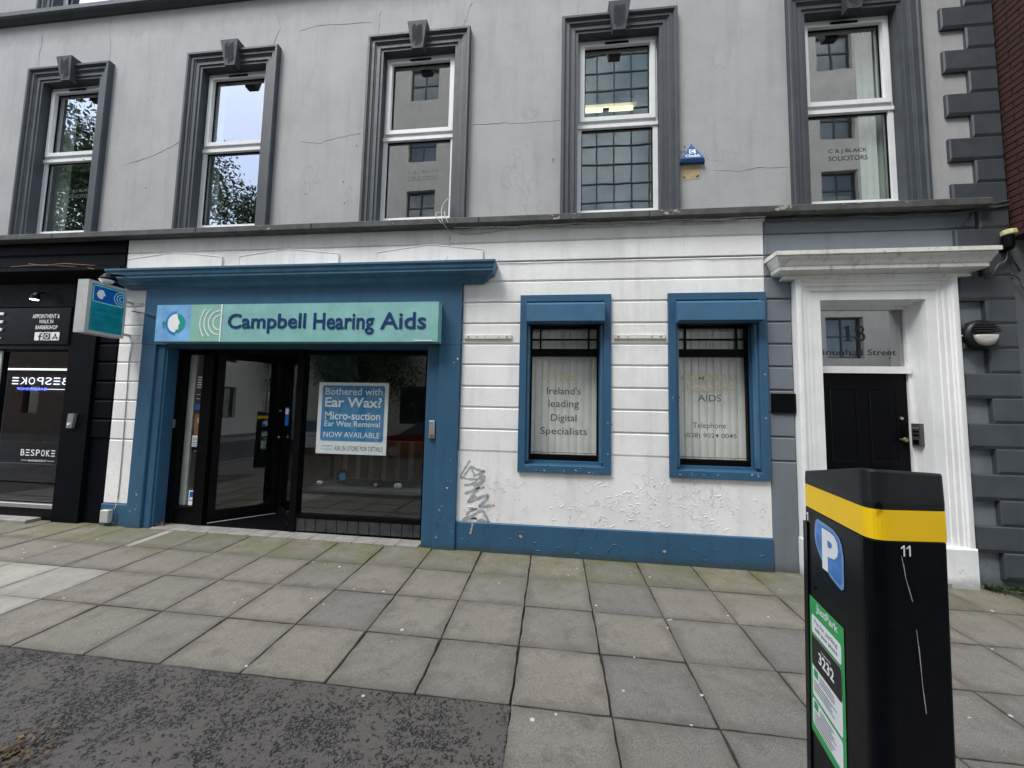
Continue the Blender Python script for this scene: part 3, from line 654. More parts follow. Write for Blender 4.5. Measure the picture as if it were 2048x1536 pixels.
MB().box(.77, .87, YF + 1.42, YF + 1.58, 6.74, 6.765).build('clip', m_white_s, t)
t = thing('wooden_chair', 'brown wooden chair back and seat behind the leftmost first floor window', 'chair', (-7.15, YF + .4, 4.18))
MB().box(-7.35, -7.02, YF + .3, YF + .55, 4.22, 4.30).build('seat', m_brown, t)
MB().prism([(-7.20, 4.30), (-7.02, 4.30), (-7.0, 4.42), (-7.06, 4.50), (-7.02, 4.62), (-7.22, 4.60), (-7.17, 4.48), (-7.24, 4.40)], YF + .33, YF + .45).build('backrest', m_brown, t)
t = thing('pot', 'rust coloured pot with drooping foliage inside the leftmost first floor window', 'plant pot', (-7.45, YF + .35, 4.18))
MB().loft([[(-7.47 + r * math.cos(q), YF + .36 + r * math.sin(q), z) for q in [k * .628 for k in range(10)]] for r, z in ((.05, 4.2), (.07, 4.3), (.06, 4.38))]).build('bowl', m_rust, t)
lm = MB()
for _ in range(50):
    a = rc.uniform(0, 6.28); d = rc.uniform(.0, .1); c = Vector((-7.47 + math.cos(a) * d, YF + .36 + math.sin(a) * d * .5, 4.42 + rc.uniform(-.04, .09))); u = Vector((rc.uniform(-1, 1), rc.uniform(-1, 1), rc.uniform(-1, 1))).normalized() * .022; v = Vector((0, .01, .012))
    lm.add([c - u, c + v, c + u, c - v], [(0, 1, 2, 3)])
lm.build('foliage', m_brownleaf, t, fix=False)
t = thing('glass_dish', 'green glass dish on the inner sill of the first floor window nearest the quoins', 'dish', (3.5, YF + .32, 4.2))
MB().loft([[(3.50 + r * math.cos(q), YF + .33 + r * .5 * math.sin(q), z) for q in [k * .524 for k in range(12)]] for r, z in ((.05, 4.26), (.13, 4.32), (.16, 4.40), (.15, 4.405), (.1, 4.34))]).build('bowl', pm('green glass', (.10, .16, .03), .2, .3), t)
MB().box(3.28, 3.70, YF + .27, YF + .40, 4.21, 4.25).build('stand', m_brown, t)

# window and transom lettering on the first floor panes
def letters_on_pane(lines, y, name, mat, parent, bold=0):
    mb = MB()
    for body, x0, x1, z0, z1 in lines: text_on(mb, body, x0, x1, z0, z1, y=y, bold=bold)
    return mb.build(name, mat, parent, fix=False)
letters_on_pane([('C & J BLACK', 3.276, 3.706, 4.868, 4.93), ('SOLICITORS', 3.277, 3.706, 4.78, 4.84)], YF + .133, 'lettering', m_text, bld, .012)
letters_on_pane([('C & J BLACK', -2.013, -1.578, 4.893, 4.95), ('SOLICITORS', -2.012, -1.576, 4.802, 4.862)], YF + .133, 'lettering', m_text, bld, .012)
letters_on_pane([('C & J BLACK', -7.42, -6.99, 4.875, 4.932), ('SOLICITORS', -7.42, -6.99, 4.795, 4.85)], YF + .133, 'lettering', m_text, bld, .012)

# ============================================================ HEARING AID SHOPFRONT
shop = thing('blue_shopfront', 'blue painted shopfront with moulded cornice, black framed glazing and recessed angled door', 'shopfront', (-3.4, YF, 0))
MB().wall(-5.665, -1.157, 2.505, 3.30, [], YF - .05, YF + .01).build('fascia', m_blue, shop)
def pilaster(a, b, c, d):   # a..b outer face, c..d inner step
    MB().cbox(min(a, b), max(a, b), YF - .0501, YF + .3, -.12, 2.504, .006).build('pilaster', m_blue, shop)
    MB().cbox(min(c, d), max(c, d), YF - .02, YF + .3, -.12, 2.504, .006).build('pilaster_inner', m_blue, shop)
pilaster(-5.665, -5.44, -5.439, -5.33); pilaster(-1.157, -1.43, -1.431, -1.585)
MB().box(-5.329, -5.30, YF + .0, YF + .3, -.12, 2.504).build('reveal_lining', m_blue, shop)
MB().hood(-5.93, -.93, [(.0, 3.285), (.05, 3.29), (.06, 3.31), (.10, 3.335), (.12, 3.36), (.17, 3.375), (.185, 3.40), (.185, 3.42), (.195, 3.44), (.20, 3.475), (.215, 3.50), (.215, 3.525)]).build('cornice', m_bluec, shop)
MB().add([(-6.14, YF - .21, 3.527), (-.72, YF - .21, 3.527), (-.74, YF - .005, 3.562), (-6.12, YF - .005, 3.562)], [(0, 1, 2, 3)]).build('lead_flashing', m_lead, shop, fix=False)
MB().box(-5.30, -1.585, YF - .0, YF + .22, 2.47, 2.504).build('head', m_bluec, shop)
# shop screen
Yg = YF + .2
def member(x0, x1, y0, y1, z0, z1, par=None): MB().box(x0, x1, y0, y1, z0, z1).build('screen_frame', m_blackm, par or shop)
for a, b, y in ((-5.30, -5.19, YF + .15), (-4.90, -4.74, YF + .15), (-3.46, -3.37, YF + .14), (-1.665, -1.60, Yg - .04)): member(a, b, y, y + .12, .05, 2.47)
member(-5.19, -4.90, YF + .16, YF + .24, 2.40, 2.469); member(-5.19, -4.90, YF + .15, YF + .25, .255, .29); member(-5.19, -4.90, YF + .17, YF + .25, .05, .255)
member(-3.37, -1.665, Yg - .02, Yg + .05, 2.41, 2.469); member(-3.37, -1.665, Yg - .045, Yg + .05, .232, .272)
MB().box(-5.185, -5.085, YF + .225, YF + .25, .292, 2.40).build('inner_upright', m_lgrey, shop)
for a, b, z0, z1 in ((-5.19, -4.90, .29, 2.40),): MB().add([(a, YF + .2, z0), (b, YF + .2, z0), (b, YF + .2, z1), (a, YF + .2, z1)], [(0, 1, 2, 3)]).build('side_pane', m_gls_sh, shop, fix=False)
MB().add([(-3.37, Yg, .27), (-1.665, Yg, .27), (-1.665, Yg, 2.41), (-3.37, Yg, 2.41)], [(0, 1, 2, 3)]).build('display_pane', m_gls_sh, shop, fix=False)
MB().box(-3.40, -1.60, Yg - .02, Yg + .1, -.02, .228).build('stall_riser', m_blackm, shop)
for i in range(12):
    a = -3.385 + i * .148
    MB().cbox(a + .003, a + .145, Yg - .034, Yg - .0201, .055, .222, .004).build('tile', m_tileb, shop)
for i in range(13):   # pale stone threshold
    a = -5.30 + i * .284
    if a < -1.65: MB().cbox(a + .003, min(a + .281, -1.595), YF - .045, YF + .165, -.06, .048 - .0064 * (a + 5.3) * .9, .006).build('threshold_stone', m_step, shop)
for i in range(6): MB().cbox(-3.6 + .003 + i * .34, -3.6 + .337 + i * .34 if i < 5 else -1.6, YF + .1651, YF + .19, -.06, .045 - .0064 * 2, .004).build('threshold_stone', m_step, shop) if i < 0 else None
# angled entrance: long glazed door, lobby floor, return pane
A_ = Vector((-4.735, YF + .22)); B_ = Vector((-4.18, YF + .84)); C_ = Vector((-3.44, YF + .22))
def panel(P, Q, z0, z1, st, bot, top, name, t=.045, handle=False):
    d = (Q - P).normalized(); n = Vector((d.y, -d.x)); L = (Q - P).length
    door = thing(name, None, None, (0, 0, 0), parent=shop); door.location = Vector((P.x, P.y, z0)) - shop.location
    def pt(s, o, z): q = P + d * s + n * o; return (q.x - P.x, q.y - P.y, z - z0)
    def bx(m, s0, s1, o0, o1, za, zb):
        m.add([pt(s0, o0, za), pt(s1, o0, za), pt(s1, o1, za), pt(s0, o1, za), pt(s0, o0, zb), pt(s1, o0, zb), pt(s1, o1, zb), pt(s0, o1, zb)], [(0, 3, 2, 1), (4, 5, 6, 7), (0, 1, 5, 4), (1, 2, 6, 5), (2, 3, 7, 6), (3, 0, 4, 7)])
    m = MB(); bx(m, 0, st, -t / 2, t / 2, z0, z1); bx(m, L - st, L, -t / 2, t / 2, z0, z1); bx(m, st, L - st, -t / 2, t / 2, z0, z0 + bot); bx(m, st, L - st, -t / 2, t / 2, z1 - top, z1)
    m.build('leaf_frame', m_blackm, door, True)
    g = MB(); g.add([pt(st, 0, z0 + bot), pt(L - st, 0, z0 + bot), pt(L - st, 0, z1 - top), pt(st, 0, z1 - top)], [(0, 1, 2, 3)]); g.build('pane', m_gls_sh, door, True, fix=False)
    if handle:
        h = MB(); s = L - st - .03
        h.tube([pt(s + .04, .03, 1.45), pt(s + .04, .08, 1.45), pt(s, .09, 1.43), pt(s, .09, 1.12), pt(s + .04, .08, 1.10), pt(s + .04, .03, 1.10)], .011, 8); h.build('handle', m_blackp, door, True)
        h = MB()
        for ss, zz in ((L - st * .5, 1.22), (L - st * .5, 1.62)): h.tube([pt(ss, .02, zz), pt(ss, .035, zz)], .016, 12)
        h.build('lock', m_alu, door, True)
    return door
panel(A_, B_, .075, 2.44, .085, .15, .09, 'glazed_door', handle=True)
panel(B_ + Vector((.06, -.03)), C_, .075, 2.44, .07, .10, .09, 'return_screen')
lob = MB(); lob.add([(-4.75, YF + .165, .052), (-3.42, YF + .165, .044), (-3.42, YF + .24, .044), (-4.15, YF + .88, .054), (-4.75, YF + .24, .054)], [(0, 1, 2, 3, 4)]); lob.build('lobby_mat', m_blackm, shop, fix=False)
MB().tube([(-4.14, YF + .83, .062), (-3.47, YF + .24, .056)], .009, 6).build('threshold_strip', m_alu, shop)
MB().tube([(-4.72, YF + .215, .064), (-4.18, YF + .81, .066)], .006, 6).build('threshold_strip', m_alu, shop)
MB().box(-4.9, -3.37, YF + .15, YF + .25, 2.42, 2.4699).build('door_head', m_blackm, shop)
MB().box(-5.288, -5.262, YF + .13, YF + .149, 1.36, 1.475).build('call_button', m_alu, shop)
MB().cbox(-1.525, -1.455, YF - .045, YF - .0201, 1.335, 1.55, .004).build('lock_plate', m_alu, shop)
MB().tube([(-1.49, YF - .046, 1.37), (-1.49, YF - .075, 1.37)], .018, 10).build('lock_barrel', m_rust, shop)
# interior of the shop
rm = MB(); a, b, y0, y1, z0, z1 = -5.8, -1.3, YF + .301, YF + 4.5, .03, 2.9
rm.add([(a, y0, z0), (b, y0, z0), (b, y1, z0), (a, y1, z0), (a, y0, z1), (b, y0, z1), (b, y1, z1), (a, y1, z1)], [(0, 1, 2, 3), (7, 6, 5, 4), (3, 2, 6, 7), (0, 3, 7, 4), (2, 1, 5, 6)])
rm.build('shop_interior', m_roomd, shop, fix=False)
MB().box(-3.35, -1.68, Yg + .06, Yg + .75, .56, .60).build('display_shelf', m_roomd, shop)
MB().box(-3.35, -1.68, Yg + .75, Yg + .78, .60, 1.2).build('display_back', m_wood, shop)
for i in range(8):
    MB().box(-3.34 + i * .21, -3.22 + i * .21, Yg + .73, Yg + .749, .62, 1.18).build('back_slat', pm('dark timber', (.09, .05, .025), .6) if i == 0 else bpy.data.materials['dark timber'], shop)
MB().box(-4.9, -4.2, YF + 2.2, YF + 2.5, .03, 1.1).build('counter', m_wood, shop)
MB().box(-5.78, -4.0, YF + 2.6, YF + 2.65, .03, 2.88).build('partition', m_tealwall, shop)
# sign box
sign = thing('fascia_sign', 'long pale teal box sign with raised navy letters Campbell Hearing Aids above the shop window', 'shop sign', (-3.35, YF - .13, 2.52))
Ys = YF - .2
MB().box(-5.287, -1.405, Ys + .004, YF - .052, 2.515, 3.012).build('box', m_teal, sign)
MB().box(-5.287, -4.775, Ys - .001, Ys + .003, 2.518, 3.010).build('blue_panel', m_skyb, sign)
MB().box(-4.774, -4.338, Ys - .001, Ys + .003, 2.518, 3.010).build('green_panel', m_greenb, sign)
MB().box(-4.337, -4.320, Ys - .003, Ys + .003, 2.516, 3.012).build('divider', m_white_s, sign)
MB().box(-1.70, -1.47, Ys + .0005, Ys + .0035, 2.522, 2.533).build('maker_strip', m_white_s, sign)
# emblem: a profile head in a circle with sound waves
cx, cz = -4.975, 2.762
MB().disc((cx, Ys - .004, cz), .128, 'y', 32, .003).build('emblem_disc', m_green, sign)
hp = [(.0, .126), (-.05, .117), (-.09, .09), (-.118, .05), (-.127, 0), (-.118, -.05), (-.09, -.09), (-.05, -.117), (-.01, -.126), (.0, -.085), (.03, -.088), (.036, -.06), (.03, -.045), (.04, -.03), (.034, -.012), (.055, -.008), (.035, .04), (.015, .065), (.012, .10)]
MB().prism([(cx + u, cz + v) for u, v in hp], Ys - .007, Ys - .0041).build('emblem_head', m_white_s, sign)
wv = MB()
def arc(cx, cz, r, a0, a1, t, y0, y1, n=14):
    o = [(cx + r * math.cos(math.radians(a0 + (a1 - a0) * i / n)), cz + r * math.sin(math.radians(a0 + (a1 - a0) * i / n))) for i in range(n + 1)]
    q = [(cx + (r - t) * math.cos(math.radians(a0 + (a1 - a0) * i / n)), cz + (r - t) * math.sin(math.radians(a0 + (a1 - a0) * i / n))) for i in range(n, -1, -1)]
    return o + q
for i in range(4): wv.prism(arc(-5.075, 2.742, .035 + i * .024, 150, 212, .009, 0, 0), Ys - .0055, Ys - .0011)
wv.build('emblem_waves', m_green, sign)
ab = MB(); ab.prism(arc(cx, cz, .165, 95, 265, .037, 0, 0, 20), Ys - .003, Ys - .0011); ab.build('emblem_halo', m_midblue, sign)
for i, r in enumerate((.10, .165, .23, .29)):
    a = 90 if r < .22 else (128 if i == 2 else 140)
    pts = arc(-4.345, 2.765, r, a, 360 - a, .012, 0, 0, 24)
    MB().prism([(x_, min(max(z_, 2.522), 3.005)) for x_, z_ in pts], Ys - .005, Ys - .0011).build('sound_arc', m_white_s, sign)
nm = 0
for body, x0, x1, z0, z1 in (('Campbell', -4.228, -3.138, 2.628, 2.884), ('Hearing', -3.033, -2.225, 2.608, 2.884), ('Aids', -2.142, -1.556, 2.672, 2.884)):
    mb = MB(); text_on(mb, body, x0, x1, z0, z1, y=Ys + .0035, bold=.013, ext=.0035)
    for m in split_letters(mb): m.build('letter', m_navy, sign)
# poster
po = thing('poster', 'blue and white poster about ear wax removal hung inside the display window', 'poster', (-2.68, Yg + .02, 1.05))
MB().box(-3.18, -2.185, Yg + .012, Yg + .016, 1.07, 2.03).build('sheet', m_white_s, po)
def rrect(x0, x1, z0, z1, r, n=5):
    P_ = []
    for cx_, cz_, a0 in ((x1 - r, z1 - r, 0), (x0 + r, z1 - r, 90), (x0 + r, z0 + r, 180), (x1 - r, z0 + r, 270)):
        P_ += [(cx_ + r * math.cos(math.radians(a0 + 90 * i / n)), cz_ + r * math.sin(math.radians(a0 + 90 * i / n))) for i in range(n + 1)]
    return P_
MB().prism(rrect(-3.125, -2.235, 1.245, 1.99, .03), Yg + .009, Yg + .0119).build('blue_panel', m_poster, po)
mb = MB()
for body, x0, x1, z0, z1, bo in (('Bothered with', -3.08, -2.27, 1.862, 1.957, .008), ('Ear Wax?', -3.078, -2.27, 1.696, 1.832, .02), ('Micro-suction', -3.07, -2.285, 1.53, 1.635, .012), ('Ear Wax Removal', -3.073, -2.285, 1.437, 1.512, .008), ('NOW AVAILABLE', -3.078, -2.283, 1.292, 1.365, .004)):
    text_on(mb, body, x0, x1, z0, z1, y=Yg + .0085, bold=bo)
mb.build('white_lettering', m_white_s, po, fix=False)
mb = MB(); text_on(mb, 'ASK IN STORE FOR DETAILS', -2.915, -2.235, 1.117, 1.177, y=Yg + .0115, bold=.005); mb.build('black_lettering', m_text, po, fix=False)
mb = MB(); text_on(mb, 'campbell', -3.10, -2.95, 1.155, 1.19, y=Yg + .0115); text_on(mb, 'hearing aids', -3.10, -2.95, 1.115, 1.14, y=Yg + .0115); mb.build('logo_lettering', m_midblue, po, fix=False)
for cx_, cz_, y_, n_ in ((-1.24, .88, YF - .0505, 4), (-1.28, .75, YF - .0505, 3), (-1.33, .5, YF - .0505, 3), (-1.22, .3, YF - .0505, 4), (-1.36, .2, YF - .0505, 3), (-5.5, .47, YF - .0505, 3), (-5.48, .3, YF - .0505, 3), (-5.6, .2, YF - .0505, 2), (-1.25, 1.1, YF - .0505, 2), (-1.2, 2.3, YF - .0505, 3)):
    for _ in range((n_ + 1) // 2):
        a_, b_, q_ = cx_ + rc.gauss(0, .03), cz_ + rc.gauss(0, .04), rc.choice([.005, .008, .016])
        MB().prism([(a_ + q_ * rc.uniform(.3, 1.3) * math.cos(t), b_ + q_ * rc.uniform(.4, 1.2) * math.sin(t)) for t in (0, 1.2, 2.5, 3.7, 5)], y_ - .001, y_ + .001).build('paint_chip', m_chipl, shop)
        t0 = rc.uniform(0, 6); MB().tube([(a_ + .03 * math.cos(t0 + k * .4), y_, b_ + .025 * math.sin(t0 + k * .4)) for k in range(5)], [.0008, .003, .004, .003, .0008], 4).build('paint_curl', m_blue, shop)
# small things on the display shelf and stickers
t = thing('display_badge', 'round blue badge in a black flower shaped stand on the display shelf', 'display stand', (-2.86, Yg + .3, .60))
mb = MB(); mb.disc((-2.94, Yg + .3, .72), .07, 'y', 20, .01)
for k in range(9): mb.disc((-2.94 + .085 * math.cos(k * .698), Yg + .3, .72 + .085 * math.sin(k * .698)), .018, 'y', 8, .02)
mb.build('petals', m_blackp, t); MB().disc((-2.94, Yg + .289, .72), .052, 'y', 20, .01).build('badge', m_poster, t)
for x, lab, s in ((-2.42, 'black rounded gadget case open on the middle of the display shelf', .09), (-2.12, 'small white hearing device box near the right of the display shelf', .06), (-3.28, 'tiny clear dish at the left end of the display shelf', .045)):
    t = thing('display_item', lab, 'display item', (x, Yg + .3, .60))
    MB().loft([[(x + s * r * math.cos(q), Yg + .3 + s * .7 * r * math.sin(q), z) for q in [k * .524 for k in range(12)]] for r, z in ((.8, .60), (1, .60 + s * .3), (.9, .60 + s * .8), (.5, .6 + s))]).build('case', m_blackp if s > .08 else m_white_s, t)
    MB().disc((x, Yg + .3 - s * .72, .6 + s * .45), s * .3, 'y', 12, .01).build('dial', m_alu, t)
t = thing('poster', 'narrow dark leaflet poster with white lines on the side pane left of the door', 'poster', (-4.96, YF + .22, 1.4))
MB().box(-5.05, -4.905, YF + .215, YF + .219, 1.36, 2.13).build('sheet', m_blackv, t)
mb = MB()
for i, bw in enumerate((.09, .11, .10, .12, .10)): mb.box(-5.035, -5.035 + bw, YF + .2135, YF + .2149, 2.07 - i * .036, 2.088 - i * .036)
for i in range(2): mb.box(-5.035, -4.98, YF + .2135, YF + .2149, 1.83 - i * .06, 1.838 - i * .06)
mb.build('print_lines', m_white_s, t); MB().box(-5.049, -4.906, YF + .2136, YF + .2149, 1.62, 1.70).build('blue_band', m_royal, t)
t = thing('picture', 'tan photo print with a white EDGE card beneath it on the side pane', 'picture', (-4.96, YF + .22, 1.1))
MB().box(-5.03, -4.905, YF + .212, YF + .2139, 1.27, 1.56).build('photo', m_brown, t)
MB().disc((-4.95, YF + .208, 1.47), .045, 'y', 16, .003).build('face', m_tan, t)
MB().box(-5.04, -4.91, YF + .206, YF + .2079, 1.10, 1.26).build('card', m_white_s, t)
mb = MB(); text_on(mb, 'EDGE', -5.025, -4.93, 1.19, 1.225, y=YF + .2055); mb.box(-5.03, -4.93, YF + .2045, YF + .2055, 1.155, 1.162); mb.box(-5.03, -4.94, YF + .2045, YF + .2055, 1.125, 1.131); mb.build('print', m_text, t, fix=False)
t = thing('sticker', 'white and blue card accepted sticker low on the side pane', 'sticker', (-4.96, YF + .22, .3))
MB().box(-5.01, -4.905, YF + .194, YF + .1955, .30, .50).build('card', m_white_s, t)
MB().box(-4.995, -4.91, YF + .192, YF + .1935, .36, .485).build('blue_field', m_royal, t)
MB().box(-4.985, -4.945, YF + .190, YF + .1915, .37, .41).build('white_mark', m_white_s, t)
t = thing('shelf', 'thin pale timber shelf bracket fixed inside the side pane', 'shelf', (-5.0, YF + .27, 1.02))
MB().box(-5.08, -4.91, YF + .27, YF + .40, 1.02, 1.045).build('board', m_wood, t)
t = thing('sticker', 'small blue and white opening hours sticker by the lock of the glazed door', 'sticker', (-3.86, YF + .5, 1.5))
MB().box(-3.80, -3.745, YF + .40, YF + .404, 1.42, 1.68).build('card', m_royal, t); MB().box(-3.795, -3.75, YF + .396, YF + .3995, 1.58, 1.66).build('white_field', m_white_s, t)

# projecting light box
ps = thing('projecting_sign', 'grey box sign with faded teal face projecting above the white strip', 'shop sign', (-5.93, 4.3, 2.57))
MB().box(-6.01, -5.85, 3.945, 4.375, 2.57, 3.25).build('casing', m_lgrey, ps)
fz = MB(); fz.add([(-5.848, 3.985, 2.61), (-5.848, 4.345, 2.61), (-5.848, 4.345, 3.215), (-5.848, 3.985, 3.215)], [(0, 1, 2, 3)]); fz.build('teal_face', m_tealp, ps, fix=False)
def xbox(x, y0, y1, z0, z1): return MB().add([(x, y0, z0), (x, y1, z0), (x, y1, z1), (x, y0, z1)], [(0, 1, 2, 3)])
xbox(-5.8465, 3.995, 4.335, 2.985, 3.195).build('blue_panel', m_royal, ps, fix=False)
mb = MB()
for y0, y1, z0, z1 in ((3.995, 4.335, 2.98, 2.99), (3.995, 4.335, 3.19, 3.20), (3.995, 4.003, 2.98, 3.2), (4.327, 4.335, 2.98, 3.2)): mb.box(-5.847, -5.8445, y0, y1, z0, z1)
for i in range(3):
    r0 = .03 + i * .03; pts = arc(0, 0, r0 + .012, 90, 270, .010, 0, 0, 12)
    n = len(pts); mb.add([(-5.8448, 4.322 + u, 3.09 + v) for u, v in pts] + [(-5.8462, 4.322 + u, 3.09 + v) for u, v in pts], [tuple(range(n))] + [(j, j + n, (j + 1) % n + n, (j + 1) % n) for j in range(n)])
mb.build('white_lines', pm('pale aqua print', (.35, .75, .75), .4), ps)
mb = MB(); mb.add([(-5.8445, 4.09 + u * .45, 3.09 + v * .5) for u, v in [(.0, .126), (-.05, .117), (-.09, .09), (-.127, 0), (-.09, -.09), (-.01, -.126), (.03, -.088), (.04, -.03), (.08, -.01), (.05, .06), (.03, .11)]], [tuple(range(11))]); mb.build('head_emblem', m_white_s, ps, fix=False)
mfl = pm('faded blue lettering', (.0, .15, .32), .4, .4, 20, 0)
for i, s in enumerate(('Campbell', 'Hearing', 'Aids')):
    mb = MB(); text_on(mb, s, 4.02, 4.31 if i < 2 else 4.16, 2.86 - i * .085, 2.925 - i * .085, fmap=lambda a, b: (-5.8462, a, b), bold=.01); mb.build('faded_lettering', mfl, ps, fix=False)
mb = MB()
for z in (2.64, 3.10): mb.tube([(-5.93, 4.37, z), (-5.93, YF, z)], .02, 8); mb.tube([(-5.93, YF - .03, z), (-5.80, YF - .012, z), (-5.74, YF - .012, z)], .006, 5)
mb.build('bracket', m_lgrey, ps)
t = thing('floodlight', 'small white lensed floodlight on top of the projecting sign', 'floodlight', (-5.86, 4.05, 3.27))
MB().loft([[(-5.86 + r * math.cos(q), 4.13 + r * math.sin(q), z) for q in [k * .524 for k in range(12)]] for r, z in ((.02, 3.252), (.06, 3.27), (.075, 3.30), (.03, 3.31))]).build('lens', m_white_s, t)
MB().loft([[(-5.87 + r * math.cos(q), 4.16 + r * math.sin(q), z) for q in [k * .524 for k in range(12)]] for r, z in ((.08, 3.305), (.085, 3.33), (.05, 3.39), (.02, 3.4))]).build('hood', m_blackm, t)
MB().tube([(-5.87, 4.18, 3.39), (-5.87, 4.40, 3.45), (-5.87, YF, 3.42)], .014, 6).build('arm', m_blackm, t)

# ============================================================ BLUE FRAMED WINDOWS
def blue_window(x0, x1, label, box):
    t = thing('shop_window', label, 'window', ((x0 + x1) / 2, YF, .97))
    prof = [(0, -.01), (0, .03), (.004, .034), (.082, .034), (.088, .028), (.09, -.02), (.094, -.10), (.125, -.102), (.128, -.14)]
    MB().uframe(x0, x1, .968, 3.13, prof, closed=True).build('surround', m_blue, t, fix=False)
    a, b = box
    m = MB()
    m.add([(a, YF - .034, 3.03), (b, YF - .034, 3.03), (b, YF - .15, 2.975), (a, YF - .15, 2.975), (a, YF - .15, 2.775), (b, YF - .15, 2.775), (b, YF - .034, 2.76), (a, YF - .034, 2.76)],
          [(0, 3, 2, 1), (3, 4, 5, 2), (4, 7, 6, 5), (0, 7, 4, 3), (1, 2, 5, 6)]); m.build('shutter_box', m_bluebox, t, fix=False)
    MB().box(x0 + .095, x1 - .095, YF - .034, YF + .119, 2.762, 2.79).build('shutter_slot', m_blackm, t)
    for s in ((x0 + .092, x0 + .122), (x1 - .122, x1 - .092)): MB().box(s[0], s[1], YF + .0, YF + .07, 1.10, 2.76).build('shutter_guide', m_bluebox, t)
    fx0, fx1 = x0 + .125, x1 - .125; y = YF + .14
    f = MB(); f.wall(fx0, fx1, 1.09, 2.79, [(fx0 + .022, fx1 - .022, 1.165, 2.393), (fx0 + .022, fx1 - .022, 2.487, 2.745)], y, y + .06); f.build('sash_frame', m_blackm, t)
    g = MB()
    for xx in (fx0 + .125, fx1 - .125): g.box(xx - .011, xx + .011, y + .005, y + .03, 2.487, 2.745)
    g.box(fx0 + .02, fx1 - .02, y + .002, y + .028, 2.595, 2.615); g.build('glazing_bar', m_blackm, t)
    g = MB()
    for z0, z1 in ((1.165, 2.393), (2.487, 2.745)): g.add([(fx0 + .022, y + .035, z0), (fx1 - .022, y + .035, z0), (fx1 - .022, y + .035, z1), (fx0 + .022, y + .035, z1)], [(0, 1, 2, 3)])
    g.build('pane', m_gls_w, t, fix=False)
    return t, fx0, fx1
w1, a1_, b1_ = blue_window(-.416, .686, 'blue framed window lettered Ireland\'s leading Digital Specialists, nearer the shop', (-.33, .594))
w2, a2_, b2_ = blue_window(1.345, 2.434, 'blue framed window with telephone number lettering, nearer the white doorway', (1.428, 2.35))
yl = YF + .172
for t, rows_d, rows_g in ((w1, [("Ireland's", -.079, .344, 1.912, 2.005), ('leading', -.054, .322, 1.722, 1.845), ('Digital', -.022, .294, 1.550, 1.665), ('Specialists', -.152, .425, 1.385, 1.50)], [('Northern', -.11, .31, 2.09, 2.17)]),
                          (w2, [('AIDS', 1.739, 2.008, 1.857, 1.935), ('Telephone:', 1.677, 2.071, 1.515, 1.60), ('(028) 9024 0045', 1.578, 2.172, 1.405, 1.475)], [('CAMPBELL', 1.554, 2.172, 2.105, 2.18), ('HEARING', 1.618, 2.137, 1.985, 2.055)])):
    letters_on_pane(rows_d, yl, 'lettering', m_text, t, .003); letters_on_pane(rows_g, yl, 'gold_lettering', m_gold, t, .008)
def blind(x0, x1, label, seed, gap=None):
    r_ = random.Random(seed); t = thing('vertical_blind', label, 'window blind', ((x0 + x1) / 2, YF + .27, 1.16))
    n = 10; wd = (x1 - x0) / n
    for k in range(n):
        xc = x0 + wd * (k + .5); a = .17 + r_.uniform(-.06, .06); hw = wd * .56; off = 0
        dx, dy = hw * math.cos(a), hw * math.sin(a); m = MB()
        for q in (-1, -.33, .33, 1):
            yy = YF + .27 + dy * q - .006 * (1 - q * q); xx = xc + dx * q
            m.v += [(xx, yy, 1.15), (xx + r_.uniform(-.002, .002), yy, 2.78)]
        m.f = [(2 * i, 2 * i + 2, 2 * i + 3, 2 * i + 1) for i in range(3)]
        m.build('slat', m_blind, t, fix=False, smooth=True)
    ch = MB(); ch.tube([(x0, YF + .25, 1.18), (x1, YF + .25, 1.18)], .003, 4); ch.build('chain', m_cabled, t)
blind(a1_ - .02, b1_ + .02, 'off white vertical blind behind the Digital Specialists window', 1)
blind(a2_ - .02, b2_ + .02, 'off white vertical blind behind the telephone number window', 2)
for w_, x0_, x1_ in ((w1, -.416, .686), (w2, 1.345, 2.434)):
    for _ in range(13):
        side = rc.random(); a_ = rc.uniform(x0_ + .1, x1_ - .1) if side < .65 else rc.choice([x0_ + .04, x1_ - .04]); b_ = .968 + rc.uniform(.015, .07) if side < .65 else rc.uniform(1.1, 2.2); q_ = rc.uniform(.004, .013)
        MB().prism([(a_ + q_ * rc.uniform(.6, 1.5) * math.cos(t), b_ + q_ * rc.uniform(.3, .8) * math.sin(t)) for t in (0, 1.2, 2.5, 3.7, 5)], YF - .0355, YF - .033).build('paint_chip', m_chipl, w_)
        t0 = rc.uniform(0, 6); MB().tube([(a_ + .04 + .035 * math.cos(t0 + k * .4), YF - .034, b_ + .02 * math.sin(t0 + k * .4)) for k in range(5)], [.0008, .003, .004, .003, .0008], 4).build('paint_curl', m_blue, w_)
rm = MB()
for a, b in ((-.8, 1.0), (1.05, 2.9)):
    y0, y1, z0, z1 = YF + .301, YF + 1.8, .6, 2.95
    rm.add([(a, y0, z0), (b, y0, z0), (b, y1, z0), (a, y1, z0), (a, y0, z1), (b, y0, z1), (b, y1, z1), (a, y1, z1)], [(0, 1, 2, 3), (7, 6, 5, 4), (3, 2, 6, 7), (0, 3, 7, 4), (2, 1, 5, 6)])
rm.build('ground_rooms', m_room, bld, fix=False)
